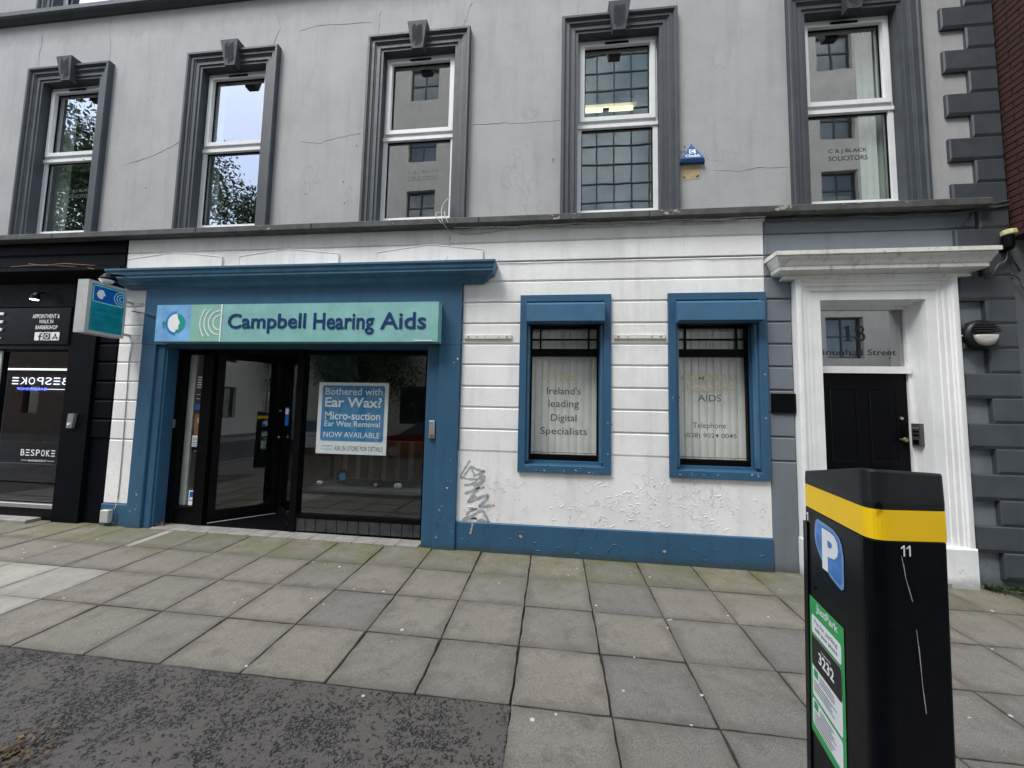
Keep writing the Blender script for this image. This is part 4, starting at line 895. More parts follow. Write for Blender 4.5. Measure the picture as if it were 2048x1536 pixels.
# sign battens
for x0, x1, lab in ((-1.113, -.518, 'rust spotted white batten on the wall between shopfront and first blue window'), (.722, 1.317, 'chipped white batten on the wall between the two blue windows')):
    t = thing('wall_batten', lab, 'batten', ((x0 + x1) / 2, YF, 2.58))
    MB().cbox(x0, x1, YF - .022, YF, 2.583, 2.634, .003).build('board', m_plate, t)
    for k, xx in enumerate((x0 + .05, x0 + .16, x1 - .16, x1 - .06)): MB().tube([(xx, YF - .021, 2.608), (xx, YF - .028, 2.608)], .010 if k in (0, 3) else .006, 8).build('screw', m_rust, t)

# graffiti
gf = MB()
def stroke(pts, r=.012):
    r *= 1.3
    P_ = [Vector((a, b)) for a, b in pts]; dense = []
    for i in range(len(P_) - 1):
        p0 = P_[max(i - 1, 0)]; p1 = P_[i]; p2 = P_[i + 1]; p3 = P_[min(i + 2, len(P_) - 1)]
        for s in range(5):
            q = s / 5; dense.append(.5 * ((2 * p1) + (p2 - p0) * q + (2 * p0 - 5 * p1 + 4 * p2 - p3) * q * q + (3 * p1 - p0 - 3 * p2 + p3) * q ** 3))
    dense.append(P_[-1]); L_ = []; R_ = []
    for i, p in enumerate(dense):
        d = (dense[min(i + 1, len(dense) - 1)] - dense[max(i - 1, 0)]); d = d.normalized() if d.length > 0 else Vector((1, 0)); n = Vector((-d.y, d.x)); rr = r * (.55 + .45 * math.sin(i * .9) ** 2)
        y = YF - .0012 - (.0225 if p.y < .343 else 0)
        L_.append((p.x + n.x * rr, y - stroke.k, p.y + n.y * rr)); R_.append((p.x - n.x * rr, y - stroke.k, p.y - n.y * rr))
    stroke.k += .0003; n = len(L_); gf.add(L_ + R_, [(i, i + 1, n + i + 1, n + i) for i in range(n - 1)])
stroke.k = 0
stroke([(-1.005, 1.078), (-1.05, 1.0), (-1.105, .90), (-1.10, .855), (-1.04, .93), (-.985, 1.01)])
stroke([(-.982, 1.007), (-.97, .95), (-.93, .90)], .010); stroke([(-.985, 1.0), (-.90, .965), (-.82, .95), (-.93, .90), (-.96, .895)], .014)
stroke([(-1.095, .868), (-1.0, .85), (-.828, .86), (-.90, .80), (-.95, .765)]); stroke([(-1.07, .776), (-.96, .80), (-.84, .90), (-.82, .85), (-.86, .80), (-.94, .72), (-.816, .766)], .013)
stroke([(-1.06, .675), (-.95, .72), (-.88, .76), (-.95, .67), (-1.01, .574), (-.90, .62), (-.77, .667), (-.80, .60), (-.873, .529), (-.726, .547)], .015)
stroke([(-1.0, .495), (-.9, .50), (-.98, .47), (-1.02, .425), (-.95, .39), (-.91, .386), (-1.08, .357)], .012)
stroke([(-1.07, .37), (-.95, .42), (-.84, .485), (-.79, .42), (-.752, .347), (-.83, .37), (-.9, .358)], .014)
stroke([(-.945, .335), (-.955, .27), (-.972, .205)], .011)
gf.build('graffiti', m_graf, bld, fix=False)

# ============================================================ WHITE DOORWAY
dw = thing('white_doorway', 'white classical door surround with projecting hood around a black panelled door', 'doorway', (3.55, YF, 0))
prof = [(0, -.02), (0, .075), (.022, .08), (.05, .08), (.06, .065), (.075, .062), (.082, .05), (.12, .05), (.13, .040), (.175, .040), (.178, .030), (.185, .030), (.278, .030), (.28, .026), (.298, -.17)]
MB().uframe(2.728, 4.362, .36, 3.30, prof).build('architrave', m_wpaint, dw, fix=False)
for a, b in ((2.712, 3.04), (4.035, 4.372)): MB().cbox(a, b, YF - .095, YF + .27, -.12, .37, .012).build('plinth_block', m_wpaint, dw)
MB().hood(2.68, 4.41, [(.08, 3.255), (.085, 3.262), (.07, 3.30), (.15, 3.315), (.17, 3.33), (.17, 3.365), (.18, 3.38), (.195, 3.42), (.215, 3.455), (.215, 3.475), (.235, 3.48), (.235, 3.525), (.22, 3.53)]).build('hood', pm('mould stained white paint', (.68, .67, .63), .7, .08, 6, .3, 30, streak=.85, grime=.8), dw)
yd = YF + .17
f = MB(); f.wall(3.025, 4.075, -.12, 3.02, [(3.09, 4.035, -.12, 2.215), (3.07, 4.035, 2.285, 2.965)], yd - .005, yd + .08); f.build('door_frame', m_wpaint, dw)
MB().box(3.05, 4.05, yd - .03, yd - .0055, 2.21, 2.29).build('transom_bar', m_wpaint, dw)
g = MB(); g.add([(3.07, yd + .03, 2.285), (4.03, yd + .03, 2.285), (4.03, yd + .03, 2.975), (3.07, yd + .03, 2.975)], [(0, 1, 2, 3)]); g.build('transom_pane', m_gls_t, dw, fix=False)
dr = thing('black_door', None, None, (0, 0, 0), parent=dw); dr.location = Vector((3.55, yd + .03, 0)) - dw.location
MB().box(3.092, 4.033, yd + .022, yd + .07, -.08, 2.213).build('door_leaf', m_blackp, dr)
for a, b in ((3.20, 3.51), (3.62, 3.93)):
    for z0, z1 in ((.22, .98), (1.18, 2.05)):
        MB().uframe(a, b, z0, z1, [(0, 0), (.006, .005), (.02, .005), (.03, 0)], closed=True, ybase=yd + .0219).build('panel_moulding', m_blackp, dr, fix=False)
MB().tube([(3.955, yd + .02, 1.70), (3.955, yd + .005, 1.70)], .016, 12).build('lock', m_alu, dr)
mb = MB(); mb.tube([(3.94, yd + .02, 1.46), (3.94, yd - .02, 1.46)], .012, 10); mb.tube([(3.94, yd - .02, 1.46), (3.94, yd - .035, 1.46), (3.94, yd - .055, 1.46)], [.012, .028, .02], 12); mb.build('knob', pm('aged brass', (.3, .26, .12), .35, metal=.7), dr)
mb = MB(); text_on(mb, 'Linenhall', 3.13, 3.632, 2.432, 2.505, y=yd + .028, bold=.006); text_on(mb, 'Street', 3.687, 3.988, 2.433, 2.505, y=yd + .028, bold=.006)
# serif figures for the house number
def poly(pts, y): mb.prism(pts, y - .0012, y)
mb.prism([(3.43, 2.602), (3.53, 2.602), (3.53, 2.611), (3.499, 2.616), (3.499, 2.790), (3.488, 2.790), (3.435, 2.765), (3.435, 2.757), (3.461, 2.757), (3.461, 2.616), (3.43, 2.611)], yd + .026, yd + .0275)
th = arc(3.610, 2.742, .048, 165, -80, .020, 0, 0, 14); mb.prism(th, yd + .026, yd + .0275)
th = arc(3.612, 2.655, .056, 95, -165, .024, 0, 0, 14); mb.prism(th, yd + .0255, yd + .027)
mb.prism(arc(3.572, 2.742, .013, 0, 340, .0125, 0, 0, 10), yd + .0245, yd + .026); mb.prism(arc(3.568, 2.638, .014, 0, 340, .0135, 0, 0, 10), yd + .0245, yd + .026)
mb.v = [(v[0] * .9905, v[1], 1.6938 + (v[2] - 1.6938) * .9905) for v in mb.v]; mb.build('lettering', m_blackv, dw, fix=False)
rm = MB(); a, b, y0, y1, z0, z1 = 3.0, 4.1, yd + .081, YF + 3, 0, 3.2
rm.add([(a, y0, z0), (b, y0, z0), (b, y1, z0), (a, y1, z0), (a, y0, z1), (b, y0, z1), (b, y1, z1), (a, y1, z1)], [(0, 1, 2, 3), (7, 6, 5, 4), (3, 2, 6, 7), (0, 3, 7, 4), (2, 1, 5, 6)])
rm.build('hallway', m_room, dw, fix=False)
MB().box(2.98, 4.08, YF - .12, YF + .30, -.12, .02).build('door_step', m_step, dw)
t = thing('intercom', 'grey plastic door entry panel on the right reveal of the white doorway', 'intercom', (4.03, YF + .1, 1.2))
MB().box(4.032, 4.085, YF + .066, YF + .163, 1.395, 1.645).build('housing', pm('dark grey plastic', (.06, .06, .06), .5), t)
for k, z in enumerate((1.585, 1.545, 1.505)):
    MB().box(4.029, 4.0319, YF + .08, YF + .15, z, z + .022).build('button', m_alu if k == 0 else m_blackm, t)
MB().box(4.029, 4.0319, YF + .085, YF + .145, 1.415, 1.465).build('speaker_grille', m_blackm, t)
t = thing('wall_plaque', 'blank black rectangular plaque on grey courses left of the white doorway', 'plaque', (2.6, YF - .01, 1.73))
MB().cbox(2.468, 2.722, YF - .022, YF - .0005, 1.735, 1.952, .003).build('plate', m_blackp, t)

# bulkhead light
bl = thing('bulkhead_light', 'round dark bulkhead wall light with slatted hood and half moon lens', 'wall light', (4.57, YF - .03, 2.61))
cx, cz = 4.565, 2.612; ring = lambda r, y, n=28: [(cx + r * math.cos(k * 6.2832 / n), y, cz + r * math.sin(k * 6.2832 / n)) for k in range(n)]
MB().loft([ring(.165, YF - .01), ring(.165, YF - .06), ring(.155, YF - .09), ring(.13, YF - .105)]).build('body', m_trimb if 'm_trimb' in globals() else m_cap, bl, smooth=True)
ls = MB(); n = 16; rings = []
for d, s in ((-.105, 1), (-.125, .85), (-.135, .5)):
    rings.append([(cx + .118 * s * math.cos(math.pi + k * math.pi / n), YF + d, cz - .01 + .118 * s * math.sin(math.pi + k * math.pi / n)) for k in range(n + 1)])
ls.loft(rings); ls.build('lens', m_lamp, bl, smooth=True)
for k in range(4):
    z = cz + .022 + k * .026; hw = math.sqrt(max(.0, .135 ** 2 - (z - cz) ** 2))
    MB().cbox(cx - hw, cx + hw, YF - .135 + k * .006, YF - .1, z, z + .012, .002).build('louvre', m_cap, bl)
MB().box(4.33, 4.41, YF - .05, YF - .042, 2.60, 2.615).build('conduit_stub', m_white_s, bl)
# sensor / camera up on the quoins
t = thing('security_sensor', 'dark box sensor with a yellowish cap fixed high on the corner quoins', 'security sensor', (4.82, YF - .1, 3.5))
MB().loft([[(4.86 + r * math.cos(k * .6283), YF - .10 + r * math.sin(k * .6283), z) for k in range(10)] for r, z in ((.055, 3.69), (.06, 3.70), (.06, 3.735), (.05, 3.745))]).build('cap', pm('yellowed plastic', (.5, .48, .22), .5), t)
MB().loft([[(4.85 + r * math.cos(k * .6283), YF - .10 + r * math.sin(k * .6283), z) for k in range(10)] for r, z in ((.03, 3.53), (.045, 3.56), (.045, 3.69))]).build('body', m_blackm, t)
MB().box(4.82, 4.88, YF - .06, YF - .03, 3.52, 3.62).build('bracket', m_blackm, t)
# alarm box
al = thing('alarm_box', 'blue triangular Chubb alarm box on the grey wall above a bare tan patch', 'alarm box', (1.64, YF, 4.74))
mb = MB()
mb.add([(1.485, YF, 4.735), (1.795, YF, 4.735), (1.642, YF, 5.0), (1.507, YF - .06, 4.775), (1.772, YF - .06, 4.775), (1.642, YF - .02, 4.985), (1.495, YF - .045, 4.74), (1.785, YF - .045, 4.74)],
       [(3, 4, 5), (0, 2, 5, 3, 6), (2, 1, 7, 4, 5), (6, 3, 4, 7), (0, 6, 7, 1)]); mb.build('casing', pm('alarm blue plastic', (.015, .09, .26), .35), al)
def tri_map(x, z):   # onto the sloping front face
    t = (z - 4.775) / .21; return (x, YF - .0615 + .04 * t, z)
mb = MB(); text_on(mb, 'Chubb', 1.555, 1.728, 4.795, 4.835, fmap=tri_map, bold=.03); n = 4
P_ = rrect(1.605, 1.679, 4.845, 4.905, .002, 2); mb.add([tri_map(a, b) for a, b in P_], [tuple(range(len(P_)))]); mb.build('lettering', m_white_s, al, fix=False)
mb = MB(); P_ = arc(1.643, 4.875, .026, 45, 315, .012, 0, 0, 14); mb.add([(lambda q: (q[0], q[1] - .001, q[2]))(tri_map(a, b)) for a, b in P_], [(i, i + 1, 28 - i, 29 - i) for i in range(14)]); mb.build('letter_mark', bpy.data.materials['alarm blue plastic'], al, fix=False)
mb = MB(); mb.prism([(1.53, 4.55), (1.60, 4.54), (1.66, 4.545), (1.745, 4.553), (1.75, 4.62), (1.745, 4.76), (1.53, 4.76), (1.525, 4.63)], YF - .002, YF + .004); mb.build('bare_patch', m_tan, bld)
mb = MB(); mb.disc((1.557, YF - .004, 4.578), .010, 'y', 10, .003)
mb.prism([(1.69, 4.575), (1.715, 4.573), (1.73, 4.60), (1.712, 4.595)], YF - .0042, YF - .002)
for x, z in ((1.565, 4.97), (1.53, 4.905), (1.565, 4.905), (-.035, 4.905), (-.035, 4.875), (-3.95, 4.75), (-2.86, 4.74), (-2.83, 4.44), (-7.0, 5.3), (-3.4, 4.6), (-2.7, 5.25), (-5.9, 4.8), (-4.0, 5.5)): mb.disc((x, YF - .0012, z), .009, 'y', 9, .002)
mb.build('drill_hole', m_blackm, bld)

# ============================================================ cables
def cable(name, label, paths, mat, r=.006, group=None):
    mb = MB()
    for p in paths:
        P_ = [Vector(q) for q in p]; d = []
        for i in range(len(P_) - 1):
            p0 = P_[max(i - 1, 0)]; p1 = P_[i]; p2 = P_[i + 1]; p3 = P_[min(i + 2, len(P_) - 1)]
            for s in range(4):
                q = s / 4; d.append(.5 * ((2 * p1) + (p2 - p0) * q + (2 * p0 - 5 * p1 + 4 * p2 - p3) * q * q + (3 * p1 - p0 - 3 * p2 + p3) * q ** 3))
        d.append(P_[-1]); mb.tube(d, r, 6)
    mb.build(name, mat, label=label, category='cable', smooth=True)
rk = random.Random(5)
def run(x0, x1, z, y, n=14, dz=.008): return [(x0 + (x1 - x0) * i / n, y - rk.uniform(0, .008), z + rk.uniform(-dz, dz)) for i in range(n + 1)]
cable('cable', 'bundle of dirty white cables sagging under the sill band above the white wall', [[(-1.35, YF - .012, 4.02), (-1.15, YF - .02, 3.957), (-.8, YF - .02, 3.975)] + run(-.6, 2.45, 3.99, YF - .012), [(-1.35, YF - .02, 4.0), (-1.2, YF - .02, 3.98)] + run(-1.0, 2.45, 4.01, YF - .02), run(-1.3, 2.45, 4.022, YF - .03)], m_cable, .009)
cable('cable', 'dark sagging cables under the sill band above the white doorway', [run(2.45, 4.5, 4.0, YF - .02) + [(4.75, YF - .06, 4.06), (4.93, YF - .06, 4.10)], run(2.45, 4.4, 3.985, YF - .03, dz=.012) + [(4.8, YF - .05, 4.03), (4.95, YF - .05, 4.06)], [(4.62, YF - .02, 4.02), (4.58, YF - .02, 3.93), (4.52, YF - .02, 3.84)]], m_cabled, .010)
cable('cable', 'thin white cable dropping from the sill to the blue cornice', [[(-1.36, YF - .02, 4.03), (-1.355, YF - .012, 3.9), (-1.375, YF - .012, 3.75), (-1.37, YF - .015, 3.65), (-1.44, YF - .02, 3.585), (-1.7, YF - .03, 3.575), (-2.4, YF - .03, 3.572), (-3.0, YF - .03, 3.57)]], m_cable, .008)
cable('cable', 'pale looping wires spilling over the sill under the window above the shop sign', [[(-1.35, YF - .08, 4.41), (-1.41, YF - .10, 4.33), (-1.44, YF - .11, 4.24), (-1.43, YF - .13, 4.15), (-1.41, YF - .15, 4.05), (-1.37, YF - .06, 4.0)], [(-1.42, YF - .10, 4.2), (-1.50, YF - .13, 4.18), (-1.49, YF - .14, 4.12), (-1.42, YF - .14, 4.03)], [(-1.40, YF - .12, 4.20), (-1.38, YF - .14, 4.12), (-1.34, YF - .14, 4.04)]], m_cable, .006)
cable('cable', 'thin dark cable clipped along a groove from blue cornice to white door hood', [run(-.72, 2.5, 3.57, YF - .008, 20, .003)], m_cabled, .006)
cable('cable', 'thin grey cable clipped down the white strip beside the blue pilaster', [[(-5.86, YF - .008, 2.55), (-5.89, YF - .008, 2.3), (-5.88, YF - .008, 1.9), (-5.87, YF - .008, 1.4), (-5.86, YF - .008, .9), (-5.86, YF - .008, .4), (-5.87, YF - .03, .25)]], pm('grey cable', (.4, .4, .39), .6), .006)
cable('cable', 'dark flex running from the projecting sign to the fascia sign', [[(-5.85, YF - .06, 2.97), (-5.7, YF - .03, 2.95), (-5.6, YF - .065, 2.93), (-5.45, YF - .07, 2.91), (-5.29, YF - .08, 2.93)]], m_cabled, .008)
cable('cable', 'tangled dark wires hanging below the corner sensor', [[(4.86, YF - .08, 3.53), (4.84, YF - .07, 3.42), (4.78, YF - .06, 3.38), (4.72, YF - .06, 3.28), (4.66, YF - .05, 3.24)], [(4.87, YF - .07, 3.53), (4.93, YF - .06, 3.42), (5.05, YF, 3.33)], [(4.9, YF - .06, 3.28), (4.98, YF - .05, 3.22), (5.0, YF - .05, 3.14), (5.03, YF - .05, 3.10)]], m_cabled, .008)
cable('cable', 'loose brown wires trailing over the black fascia ledge above the barbershop', [[(-7.4, YF - .20, 3.63), (-7.1, YF - .22, 3.59), (-6.8, YF - .22, 3.61), (-6.4, YF - .2, 3.585), (-6.15, YF - .1, 3.60)], [(-7.7, YF - .2, 3.59), (-7.2, YF - .22, 3.60), (-6.7, YF - .21, 3.57), (-6.5, YF - .2, 3.56), (-6.3, YF - .22, 3.52)]], m_rust, .006)
t = thing('junction_box', 'small grey junction box at the foot of the wall by the blue pilaster', 'junction box', (-5.95, YF - .04, .09))
MB().cbox(-6.03, -5.90, YF - .075, YF - .0205, .085, .25, .008).build('cover', m_lgrey, t)
MB().tube([(-5.90, YF - .03, .10), (-5.85, YF - .035, .07), (-5.82, YF - .03, .12), (-5.83, YF - .03, .2)], .006, 6).build('flex', m_cabled, t)

# ============================================================ BARBERSHOP
bs = thing('black_shopfront', 'black painted barbershop front with lettered fascia and full height glazing', 'shopfront', (-7.5, YF, 0))
MB().hood(-14, -6.12, [(.0, 3.40), (.05, 3.42), (.12, 3.46), (.19, 3.50), (.21, 3.52), (.21, 3.57), (.18, 3.58)]).build('cornice', m_blackw, bs)
MB().add([(-14, YF - .20, 3.583), (-6.12, YF - .20, 3.583), (-6.12, YF - .005, 3.61), (-14, YF - .005, 3.61)], [(0, 1, 2, 3)]).build('lead_flashing', pm('dull lead', (.12, .11, .10), .7, .3), bs, fix=False)
MB().box(-14, -6.86, YF - .03, YF + .0195, 3.06, 3.40).build('upper_fascia', m_blackw, bs)
MB().cbox(-14, -6.855, YF - .045, YF + .0195, 2.50, 3.045, .01).build('fascia_board', m_blackp, bs)
MB().cbox(-14, -6.84, YF - .02, YF + .05, 2.435, 2.498, .005).build('fascia_rail', m_blackm, bs)
MB().box(-6.85, -6.43, YF - .03, YF + .25, -.1, 3.40).build('pilaster', m_blackw, bs)
yb = YF - .047
mb = MB()
for body, x0, x1, z0, z1 in (('APPOINTMENT &', -7.497, -7.04, 2.885, 2.947), ('WALK IN', -7.378, -7.138, 2.81, 2.866), ('BARBERSHOP', -7.425, -7.058, 2.725, 2.782)): text_on(mb, body, x0, x1, z0, z1, y=yb, bold=.012)
mb.build('lettering', m_white_s, bs, fix=False)
mb = MB()
for z0, z1 in ((2.936, 2.976), (2.819, 2.859), (2.703, 2.743), (2.588, 2.607)): mb.prism(rrect(-8.6, -7.99, z0, z1, .008, 3), yb - .01, yb)
mb.build('large_letter_bars', m_white_s, bs)
for x0 in (-7.423, -7.281, -7.142):
    MB().prism(rrect(x0, x0 + .134, 2.563, 2.683, .016, 4), yb - .003, yb).build('icon_tile', m_white_s, bs)
mb = MB()
x0 = -7.423; mb.prism([(x0 + .082, 2.563), (x0 + .104, 2.563), (x0 + .104, 2.61), (x0 + .122, 2.61), (x0 + .124, 2.63), (x0 + .104, 2.63), (x0 + .104, 2.642), (x0 + .11, 2.65), (x0 + .124, 2.65), (x0 + .124, 2.668), (x0 + .10, 2.668), (x0 + .085, 2.655), (x0 + .082, 2.63), (x0 + .066, 2.63), (x0 + .066, 2.61), (x0 + .082, 2.61)], yb - .005, yb - .0031)
x0 = -7.281; P_ = rrect(x0 + .012, x0 + .122, 2.575, 2.671, .014, 4); mb.prism(P_, yb - .005, yb - .0031)
x0 = -7.142
for a, b, c, d in ((.03, 2.58, .075, 2.66), (.104, 2.58, .06, 2.66), (.015, 2.598, .12, 2.598)):
    A2 = Vector((x0 + a, b)); B2 = Vector((x0 + c, d)); n2 = (B2 - A2).normalized(); n2 = Vector((-n2.y, n2.x)) * .0055
    mb.prism([tuple(A2 + n2), tuple(A2 - n2), tuple(B2 - n2), tuple(B2 + n2)], yb - .005 - a * .01, yb - .0031)
mb.build('icon_mark', m_blackv, bs)
x0 = -7.281; mb = MB(); c_ = (x0 + .067, 2.623); mb.prism(arc(c_[0], c_[1], .034, 0, 359, .011, 0, 0, 24), yb - .007, yb - .0051); mb.prism(arc(x0 + .10, 2.655, .008, 0, 359, .007, 0, 0, 10), yb - .007, yb - .0051); mb.build('icon_lens', m_white_s, bs)
t = thing('spotlight', 'small lit spotlight fixed above the barbershop fascia board', 'spotlight', (-7.35, YF - .12, 3.1))
MB().loft([[(-7.36 + r * math.cos(k * .6283), YF - .12 + r * math.sin(k * .6283) - (3.2 - z) * .2, z) for k in range(10)] for r, z in ((.045, 3.14), (.045, 3.20), (.02, 3.24))]).build('body', m_blackm, t)
MB().loft([[(-7.36 + r * math.cos(k * .6283), YF - .132 + r * math.sin(k * .6283), z) for k in range(10)] for r, z in ((.04, 3.131), (.043, 3.138))]).build('lens', e_spot, t)
MB().tube([(-7.36, YF - .12, 3.23), (-7.34, YF - .04, 3.26)], .012, 6).build('arm', m_blackm, t)
def barred_word(mb, x0, x1, z0, z1, y, mirror):
    # the shop name, its two letters E drawn as three separate bars
    n = 7; step = (x1 - x0) / (n - .25); wl = step * .74; h = z1 - z0
    for k, ch in enumerate(('B', '', 'S', 'P', 'O', 'K', '')):
        a = x0 + step * (n - 1 - k if mirror else k)
        if ch: text_on(mb, ch, a, a + wl, z0, z1, y=y, bold=-.01 if mirror else .006, mirror=mirror)
        else:
            for q in (0, .42, .84): mb.box(a, a + wl, y - .001, y, z0 + h * q, z0 + h * (q + .15))
# glazing
f = MB(); f.wall(-8.6, -6.86, .10, 2.435, [(-8.60, -8.13, .30, 2.40), (-8.05, -6.90, .27, 2.41)], YF + .03, YF + .09); f.build('screen_frame', m_blackm, bs)
MB().box(-8.125, -8.055, YF + .015, YF + .0295, .27, 2.42).build('pale_mullion', m_lgrey, bs)
for a, b in ((-8.6, -8.13), (-8.05, -6.90)):
    g = MB(); g.add([(a, YF + .06, .27), (b, YF + .06, .27), (b, YF + .06, 2.41), (a, YF + .06, 2.41)], [(0, 1, 2, 3)]); g.build('pane', m_gls_sh, bs, fix=False)
MB().cbox(-8.6, -6.86, YF - .02, YF + .0295, .205, .265, .005).build('kick_rail', m_alu, bs)
MB().box(-14, -6.853, YF - .0, YF + .0195, -.1, .2).build('stall_riser', m_blackm, bs)
MB().cbox(-14, -7.05, YF - .16, YF - .0005, -.1, .085, .01).build('granite_step', m_step, bs)
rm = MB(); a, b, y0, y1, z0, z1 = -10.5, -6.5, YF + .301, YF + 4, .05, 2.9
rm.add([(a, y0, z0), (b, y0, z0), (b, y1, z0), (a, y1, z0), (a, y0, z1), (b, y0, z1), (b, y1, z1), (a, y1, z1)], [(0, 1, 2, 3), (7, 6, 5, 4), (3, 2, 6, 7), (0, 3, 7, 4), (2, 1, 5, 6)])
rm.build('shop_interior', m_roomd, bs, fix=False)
MB().box(-10, -8.6, YF + 1.8, YF + 1.85, .3, 1.9).build('wall_mirror', m_tealwall, bs)
mb = MB(); barred_word(mb, -7.607, -7.03, .91, 1.0, YF + .058, False); mb.box(-7.587, -7.48, YF + .057, YF + .058, .843, .848); mb.box(-7.15, -7.035, YF + .057, YF + .058, .843, .848); text_on(mb, 'BARBERSHOP', -7.465, -7.165, .830, .858, y=YF + .058); mb.build('door_lettering', m_white_s, bs, fix=False)
t = thing('neon_sign', 'lit white and blue mirrored BESPOKE BARBERSHOP neon sign inside the barbershop window', 'neon sign', (-7.8, YF + .35, 1.85))
MB().box(-8.7, -7.33, YF + .36, YF + .38, 1.84, 2.10).build('backing', m_blackv, t)
mb = MB(); barred_word(mb, -8.40, -7.38, 1.95, 2.06, YF + .35, True); mb.build('white_tubes', e_neon, t, fix=False)
mb = MB(); text_on(mb, 'BARBERSHOP', -8.30, -7.765, 1.862, 1.90, y=YF + .35, mirror=True); mb.build('blue_tubes', e_neonb, t, fix=False)
MB().box(-7.74, -7.40, YF + .34, YF + .346, 1.876, 1.883).build('underline', e_neon, t)
t = thing('strip_light', 'thin lit white strip light crossing inside the barbershop window', 'strip light', (-8, YF + .6, 2.2))
MB().box(-9.0, -7.62, YF + .60, YF + .63, 2.20, 2.225).build('diffuser', e_strip, t); MB().box(-9.0, -7.62, YF + .59, YF + .64, 2.2251, 2.26).build('housing', m_alu, t)
t = thing('keypad', 'tilted steel keypad entry lock on the black barbershop pilaster', 'keypad', (-6.66, YF - .05, 1.33))
MB().prism([(-6.715, 1.33), (-6.625, 1.33), (-6.60, 1.53), (-6.70, 1.53)], YF - .065, YF - .0305).build('plate', m_alu, t); MB().disc((-6.67, YF - .075, 1.385), .018, 'y', 10, .012).build('dial', m_white_s, t)

# ============================================================ PARKING MACHINE
FL, NL, NR, FR = Vector((1.125, 1.82)), Vector((1.027, 1.345)), Vector((1.266, 1.366)), Vector((1.43, 1.80))
def footprint(inset=0, radii=(.02, .045, .016, .02), grow=0):
    P_ = [FL, NL, NR, FR]; c = sum(P_, Vector((0, 0))) / 4; P_ = [c + (p - c) * (1 - inset) for p in P_]; outp = []
    for i in range(4):
        p, a, b, r = P_[i], P_[i - 1], P_[(i + 1) % 4], radii[i]
        u = (a - p).normalized(); v = (b - p).normalized(); th = math.acos(u.dot(v)); d = r / math.tan(th / 2); p0 = p + u * d; p1 = p + v * d
        for k in range(9):
            q = k / 8; outp.append(p0 * (1 - q) ** 2 + p * 2 * q * (1 - q) + p1 * q * q)
    return outp
def fring(z, inset=0, zf=None, lean=0): return [(p.x - lean * (1.4 - z), p.y, zf(p) if zf else z) for p in footprint(inset)]
base = gz(1.2, 1.5)
pmn = thing('parking_machine', 'black parking payment machine with yellow band and blue P sign on the pavement', 'parking machine', (1.2, 1.58, base))
LN = .018
MB().loft([fring(base - .02, 0, lean=LN), fring(1.296, 0.0, lean=LN), fring(1.301, .008, lean=LN)]).build('body', m_mach, pmn)
MB().loft([fring(1.302, -.006), fring(1.398, -.004)]).build('yellow_band', m_yellow, pmn)
ax = (FL + FR) / 2 - (NL + NR) / 2; axn = ax.normalized(); near = (NL + NR) / 2
zc = lambda h0, h1: (lambda p: h0 + (h1 - h0) * max(0, min(1, (p - near).dot(axn) / ax.length)))
MB().loft([fring(1.399, .0), fring(1.42, -.004), fring(0, .006, zc(1.518, 1.440)), fring(0, .016, zc(1.525, 1.446)), fring(0, .035, zc(1.526, 1.447))]).build('cap', m_cap, pmn)
def onface(P, Q, off=.002, lean=True):
    d = Q - P; n = Vector((d.y, -d.x)).normalized()
    c = (FL + NL + NR + FR) / 4
    if (P - c).dot(n) < 0: n = -n
    return lambda s, z, o=0: ((P + d * s + n * (off + o)).x - (LN * (1.4 - z) if lean else 0), (P + d * s + n * (off + o)).y, z)
LF = onface(FL, NL); RF = onface(NL, NR)
def decal(pts, f, name, mat, o=0, par=None):
    mb = MB(); n = len(pts); mb.add([f(s, z, o) for s, z in pts], [tuple(range(n))]); return mb.build(name, mat, par or pmn, fix=False)
MB().add([LF(-.0, base, .004), LF(.075, base, .004), LF(.075, 1.235, .004), LF(.0, 1.235, .004), LF(-.0, base, -.01), LF(.075, base, -.01), LF(.075, 1.235, -.01), LF(.0, 1.235, -.01)], [(0, 1, 2, 3), (3, 2, 6, 7), (1, 5, 6, 2)]).build('edge_panel', m_mach, pmn, fix=False)
SHP = [(.205, 1.20), (.208, 1.235), (.225, 1.262), (.265, 1.275), (.32, 1.272), (.42, 1.27), (.52, 1.266), (.60, 1.25), (.64, 1.228), (.66, 1.19), (.66, 1.12), (.66, 1.09), (.65, 1.072), (.62, 1.064), (.56, 1.068), (.46, 1.08), (.36, 1.105), (.27, 1.14), (.22, 1.17)]
decal(SHP, LF, 'parking_sign', pm('pale blue edge', (.16, .32, .60), .4, .2, 10, 0), .0)
cs = (.44, 1.175); decal([(cs[0] + (a - cs[0]) * .86, cs[1] + (b - cs[1]) * .86) for a, b in SHP], LF, 'parking_sign_face', m_pblue, .0012)
mb = MB(); text_on(mb, 'P', .345, .60, 1.092, 1.25, fmap=lambda a, b: LF(a, b, .0024), bold=.045); mb.build('letter_p', m_white_s, pmn, fix=False)
def ones(f, s0, s1, z0, z1, o):
    for k in (0, 1):
        w_ = (s1 - s0) * .42; a = s0 + k * (s1 - s0 - w_); h = z1 - z0; m = MB()
        P_ = [(a + .62 * w_, z0), (a + w_, z0), (a + w_, z1), (a + .66 * w_, z1), (a, z1 - .24 * h), (a + .08 * w_, z1 - .36 * h), (a + .62 * w_, z1 - .2 * h)]
        m.add([f(p, q, o) for p, q in P_], [tuple(range(7))]); m.build('number', m_white_s, pmn, fix=False)
ones(LF, .015, .118, 1.247, 1.282, .006); ones(RF, .375, .505, 1.255, 1.289, .001)
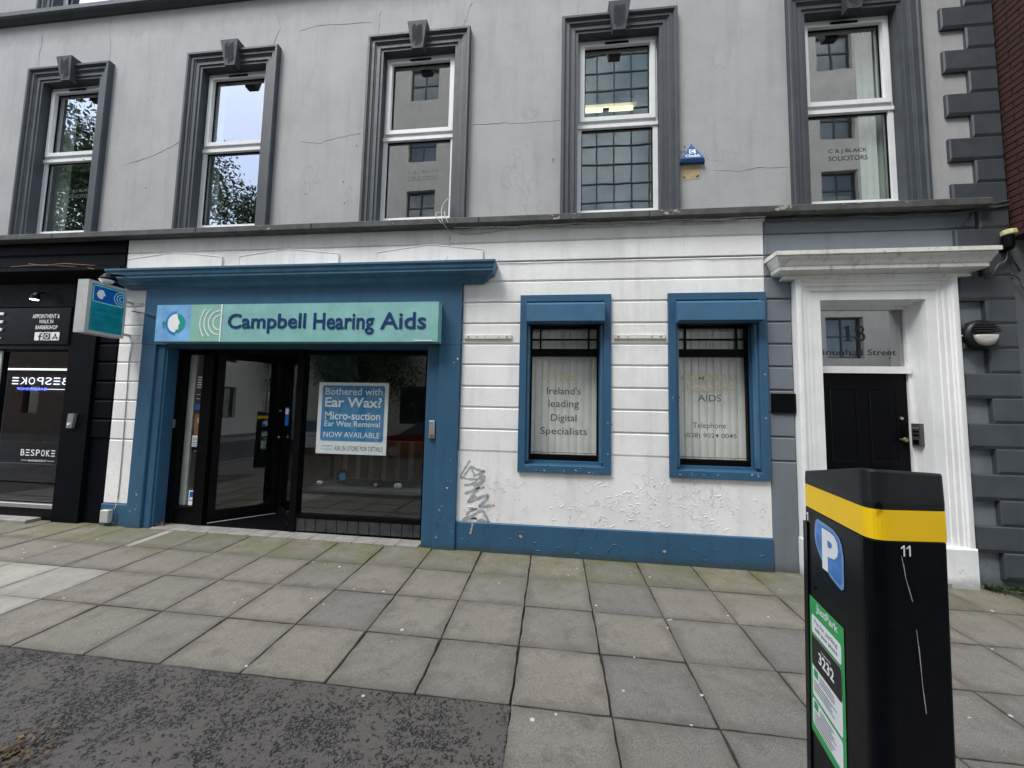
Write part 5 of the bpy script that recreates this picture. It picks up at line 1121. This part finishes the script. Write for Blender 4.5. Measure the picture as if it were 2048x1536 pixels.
m_scr = pm('bare scratched metal', (.35, .34, .33), .6); pts = [(.382, 1.255), (.40, 1.23), (.425, 1.19), (.455, 1.16), (.505, 1.115)]; pts2 = [(.543, 1.03), (.56, .98), (.585, .90), (.60, .84), (.628, .78)]
for P_ in (pts, pts2):
    sc_ = MB()
    for i in range(len(P_) - 1):
        (a, b), (c, d) = P_[i], P_[i + 1]; w0 = .007 + .008 * (i % 2)
        sc_.add([RF(a, b), RF(a + w0, b), RF(c + .010, d), RF(c, d)], [(0, 1, 2, 3)])
    sc_.build('scratch', m_scr, pmn, fix=False)
decal(rrect(.085, .64, .395, .935, .008, 3), LF, 'green_sticker', m_jgreen, .0)
for z0, z1, a, b in ((.795, .868, .125, .605), (.545, .785, .125, .605), (.47, .0, 0, 0), ):
    if b: decal(rrect(a, b, z0, z1, .018, 4), LF, 'sticker_panel', m_white_s if z0 != .545 else m_white_s, .0012)
decal(rrect(.12, .60, .545 - .125 + .01, .545 - .012, .018, 4), LF, 'sticker_panel', m_white_s, .0012)
decal(rrect(.125, .605, .665, .785, .018, 4), LF, 'sticker_black_panel', m_blackv, .0024)
mb = MB(); text_on(mb, 'JustPark', .21, .56, .885, .925, fmap=lambda a, b: LF(a, b, .0012), bold=.015); mb.build('sticker_title', m_white_s, pmn, fix=False)
mb = MB(); text_on(mb, '3232', .25, .50, .70, .745, fmap=lambda a, b: LF(a, b, .0036), bold=.03); text_on(mb, 'Location ID', .30, .45, .752, .762, fmap=lambda a, b: LF(a, b, .0036)); mb.build('sticker_white_print', m_white_s, pmn, fix=False)
m_sp = pm('grey print', (.14, .15, .16), .6)
mb = MB(); text_on(mb, 'Pay for parking', .18, .55, .835, .857, fmap=lambda a, b: LF(a, b, .0024)); mb.build('sticker_title', m_sp, pmn, fix=False)
mb = MB(); text_on(mb, 'with your phone', .18, .55, .808, .829, fmap=lambda a, b: LF(a, b, .0024), bold=.01); mb.build('sticker_title', m_sp, pmn, fix=False); mb = MB()
def lines(z, n, s0, s1, dz=.011):
    for i in range(n):
        e = s0 + (s1 - s0) * rk.uniform(.7, 1); mb.add([LF(s0, z - i * dz, .0024), LF(e, z - i * dz, .0024), LF(e, z - i * dz + .004, .0024), LF(s0, z - i * dz + .004, .0024)], [(0, 1, 2, 3)])
lines(.645, 3, .25, .52); lines(.605, 4, .15, .56); lines(.515, 3, .25, .5); lines(.483, 5, .15, .55); mb.build('sticker_dark_print', m_sp, pmn, kind='stuff', fix=False)
decal(rrect(.155, .225, .625, .655, .006, 3), LF, 'sticker_icon', m_jgreen, .0024); decal(rrect(.15, .22, .498, .528, .006, 3), LF, 'sticker_icon', m_jgreen, .0024)
decal([(.10 + .055 * math.cos(math.pi * k / 8) , 1.402 + .022 * math.sin(math.pi * k / 8)) for k in range(9)], onface(NL, NR, .0035), 'sensor_window', m_blackp)
c_ = LF(.2, .985, .001); MB().disc((c_[0] - .001, c_[1], c_[2]), .006, 'x', 10, .003).build('lock', m_blackm, pmn)

# ============================================================ NEIGHBOUR ON THE RIGHT
nb = thing('brick_neighbour', 'dark red brick neighbour above a plain grey rendered ground floor', 'building', (5.5, YF, 0))
MB().box(4.9451, 9, YF - .005, YF + .3, -.2, 3.68).build('ground_wall', pm('plain grey render', (.085, .092, .10), .7, .15, 2, .2, 30), nb)
MB().box(5.0, 9, 3.2, YF + .3, 3.69, 10.4).build('upper_wall', m_mortar, nb)
bm_ = MB().box(-.011, .0, -.106, .106, -.031, .031)
me = bpy.data.meshes.new('brick'); me.from_pydata(bm_.v, [], bm_.f); me.materials.append(m_brick)
for r in range(0, 42):
    z = 3.735 + r * .075
    for k in range(2 if r < 20 else 3):
        y = 4.40 - k * .225 + (.11 if r % 2 else 0)
        o = link('brick', me, nb, True); o.location = Vector((5.0 - random.uniform(.0005, .004), y, z)) - nb.location
wd = thing('weeds', 'small tuft of green weeds at the foot of the grey corner wall', 'plant', (4.75, YF - .06, gz(4.7, 4.4)))
mb = MB()
for _ in range(240):
    x = rc.choice([rc.gauss(4.80, .10), rc.gauss(4.50, .05)]); y = YF - .05 - abs(rc.gauss(0, .04)); z = gz(x, y) + .005; hgt = rc.uniform(.01, .06); lx, ly = rc.uniform(-.05, .05), rc.uniform(-.06, .01); wq = rc.uniform(.004, .010)
    mb.add([(x - wq, y, z), (x + wq, y, z), (x + lx + wq * 1.2, y + ly, z + hgt), (x + lx * 1.3, y + ly * 1.4, z + hgt * 1.1)], [(0, 1, 2, 3)])
mb.build('foliage', pm('weed green', (.035, .055, .015), .6, .5, 12, 0), wd, fix=False)

# ============================================================ ACROSS THE STREET (seen in the glass)
ob = thing('sky_blocking_terrace', 'low brown brick terrace across the street beyond the tall trees', 'building', (-30, -9.4, 0))  # added block that keeps bright sky out of the barbershop reflections
hl = [(x_, x_ + 1.1, z_, z_ + 1.6) for x_ in [-56 + 3.1 * i for i in range(13)] for z_ in (1.0, 4.6)]
MB().wall(-58, -14.01, -.3, 8.3, hl, -9.4, -9.7).build('wall', pm('brown brick terrace', (.10, .06, .045), .9, .3, 4, .2, 20), ob)
MB().box(-58, -14.01, -10.4, -10.3, -.3, 8.2).build('interior', m_roomd, ob)
for h in hl: MB().add([(h[0], -9.55, h[2]), (h[1], -9.55, h[2]), (h[1], -9.55, h[3]), (h[0], -9.55, h[3])], [(0, 1, 2, 3)]).build('window', m_gls_o, ob, fix=False)
op = thing('beige_building', 'tall beige rendered office block across the street seen reflected in the windows', 'building', (10, -9.2, 0))
cols_ = [-12.2 + 4.15 * i for i in range(10)]; hl = []
for cx_ in cols_:
    if 0 < cx_ + .8 < 6: continue
    for fl in range(6): hl.append((cx_, cx_ + 1.6, .9 + 3.55 * fl, .9 + 3.55 * fl + 1.95))
MB().wall(-14, 28, -.3, 23, hl, -9.2, -9.5).build('wall', m_beige, op)
MB().box(-14.2, 28.2, -9.45, -9.0, 22.99, 23.4).build('parapet', m_beige, op)
wnd = None; mfr = pm('dark grey window frame', (.04, .045, .05), .5)
for h in hl:
    if wnd is None:
        wnd = MB().wall(0, 1.6, 0, 1.95, [(.08, .76, .08, 1.0), (.84, 1.52, .08, 1.0), (.08, .76, 1.08, 1.87), (.84, 1.52, 1.08, 1.87)], -.0, -.06).build('window', mfr, op, True)
        MB().add([(.02, -.03, .02), (1.58, -.03, .02), (1.58, -.03, 1.93), (.02, -.03, 1.93)], [(0, 1, 2, 3)]).build('pane', m_gls_o, wnd, True, fix=False); c = wnd
    else: c = copytree(wnd, op)
    c.location = Vector((h[0], -9.4, h[2])) - op.location
rm = MB(); rm.box(-13.9, 27.9, -10.6, -10.5, -.3, 22.9); rm.build('interior', m_pale_in, op)
at = thing('glazed_tower', 'glazed stair tower with a grid of dark bars on the opposite beige block', 'tower', (3, -9, 0))
gb = MB()
for i in range(7): gb.box(.3 + i * .85, .36 + i * .85, -8.75, -8.66, -.2, 22.8)
for i in range(24): gb.box(.3, 5.46, -8.745, -8.665, .3 + i * .98, .35 + i * .98)
gb.build('mullion_grid', mfr, at)
MB().add([(.3, -8.72, -.2), (5.46, -8.72, -.2), (5.46, -8.72, 22.8), (.3, -8.72, 22.8)], [(0, 1, 2, 3)]).build('pane', glass('stair tower glass', .08, (.8, .88, .85), .01), at, fix=False)
MB().box(.4, 5.36, -8.98, -8.94, -.1, 22.7).build('stairwell_blind', m_pale_in, at)
MB().box(.3, .36, -9.19, -8.75, -.2, 22.8).build('side', m_beige, at); MB().box(5.40, 5.46, -9.19, -8.75, -.2, 22.8).build('side', m_beige, at)
def tree(x, y, h, cr, zc_, label, seed, n=2600, ls=.16):
    r_ = random.Random(seed); t = thing('street_tree', label, 'tree', (x, y, -.21), 'trees across the street')
    m = MB(); m.tube([(x, y, -.25), (x + .05, y, h * .3), (x - .1, y + .1, h * .6), (x, y, h * .9)], [.22, .17, .12, .04], 9); m.build('trunk', m_bark, t, smooth=True)
    cl = []
    for k in range(20):
        a = k * 2.4; rr = cr * r_.uniform(.35, .8); zz = zc_ + r_.uniform(-.8, .8) * (h - zc_); e = (x + math.cos(a) * rr, y + math.sin(a) * rr * .8, zz)
        mm = MB(); mm.tube([(x, y, h * .3 + k * .025 * h), ((x + e[0]) / 2, (y + e[1]) / 2, (h * .35 + k * .02 * h + zz) / 2 + .2), e], [.07, .045, .012], 6); mm.build('limb', m_bark, t, smooth=True); cl.append((Vector(e), r_.uniform(.5, .95) * cr * .55))
    m = MB()
    for _ in range(n):
        c, s = r_.choice(cl); d = Vector((r_.gauss(0, 1), r_.gauss(0, 1), r_.gauss(0, .8))).normalized() * s * r_.uniform(.3, 1.15) ; p = c + d
        u = Vector((r_.uniform(-1, 1), r_.uniform(-1, 1), r_.uniform(-1, 1))).normalized(); v = u.cross(Vector((r_.uniform(-1, 1), r_.uniform(-1, 1), r_.uniform(-1, 1)))).normalized(); q = ls * r_.uniform(.6, 1.3)
        m.add([p - u * q, p - v * q * .45, p + u * q, p + v * q * .45], [(0, 1, 2, 3)])
    m.build('crown', m_leaf, t, fix=False, kind='stuff')
tree(-14.6, -7.9, 13.5, 3.4, 8.8, 'leafy street tree opposite, its top seen against sky in the second window', 1, 26000, .10)
tree(-24.5, -7.9, 17.5, 4.8, 11.5, 'tallest loose crowned tree opposite, filling the leftmost window reflection', 2, 30000, .13)
tree(-9.2, -7.6, 6.6, 3.2, 4.6, 'low spreading tree opposite, reflected in the top of the shop display window', 3, 18000, .08)
tree(17.5, -7.8, 6.5, 2.2, 4.6, 'small tree opposite beyond the glazed tower, right of the doorway reflection', 4, 4000, .08)
def car(x, y, mat, label, seed=0):
    t = thing('parked_car', label, 'car', (x, y, -.36), 'cars parked across the street'); z0 = -.36; L = 4.2; W = .86
    prof = [(-2.1, .35), (-2.12, .62), (-1.95, .86), (-1.1, .98), (1.25, 1.0), (2.0, .93), (2.1, .6), (2.08, .32)]
    m = MB(); m.loft([[(x + a, y + s * W * (1 if abs(s) < 1 else .93), z0 + b) for a, b in prof] for s in (-1, -.92, .92, 1)]); m.build('body', mat, t)
    cab = [(-1.15, .97), (-.45, 1.42), (.85, 1.45), (1.75, .98)]
    m = MB(); m.loft([[(x + a, y + s * (W * .9 - max(0, b - .97) * .38), z0 + b) for a, b in cab] for s in (-1, 1)]); m.build('cabin', m_car_d, t)
    m = MB(); m.loft([[(x - .5, y + s * .55, z0 + 1.425) , (x + .9, y + s * .55, z0 + 1.455), (x + .9, y + s * .55, z0 + 1.475), (x - .5, y + s * .55, z0 + 1.445)] for s in (-1, 1)]); m.build('roof', mat, t)
    for a in (-1.3, 1.3):
        for s in (-1, 1):
            m = MB(); m.disc((x + a, y + s * .78 - .1, z0 + .31), .31, 'y', 18, .2); wq = m.build('wheel', m_tyre, t)
            m = MB(); m.disc((x + a, y + s * .78 - .105 + (.0 if s < 0 else .2), z0 + .31), .19, 'y', 12, .012); m.build('rim', m_alu, wq)
    for s in (-.65, .65):
        m = MB(); m.box(x - 2.13, x - 2.0, y + s - .15, y + s + .15, z0 + .66, z0 + .78); m.build('headlight', m_white_s, t)
        m = MB(); m.box(x + 2.0, x + 2.11, y + s - .12, y + s + .12, z0 + .7, z0 + .85); m.build('tail_light', m_car_r, t)
    return t
car(1.6, -6.1, m_car_w, 'pale silver parked car reflected low in the Digital Specialists window')
car(-5.2, -6.1, m_car_r, 'red parked car reflected at the right of the display window')
car(-10.9, -6.1, m_car_w, 'pale silver parked car reflected beside the shop poster')
car(-16.2, -6.1, m_car_d, 'dark parked car reflected in the angled shop door')
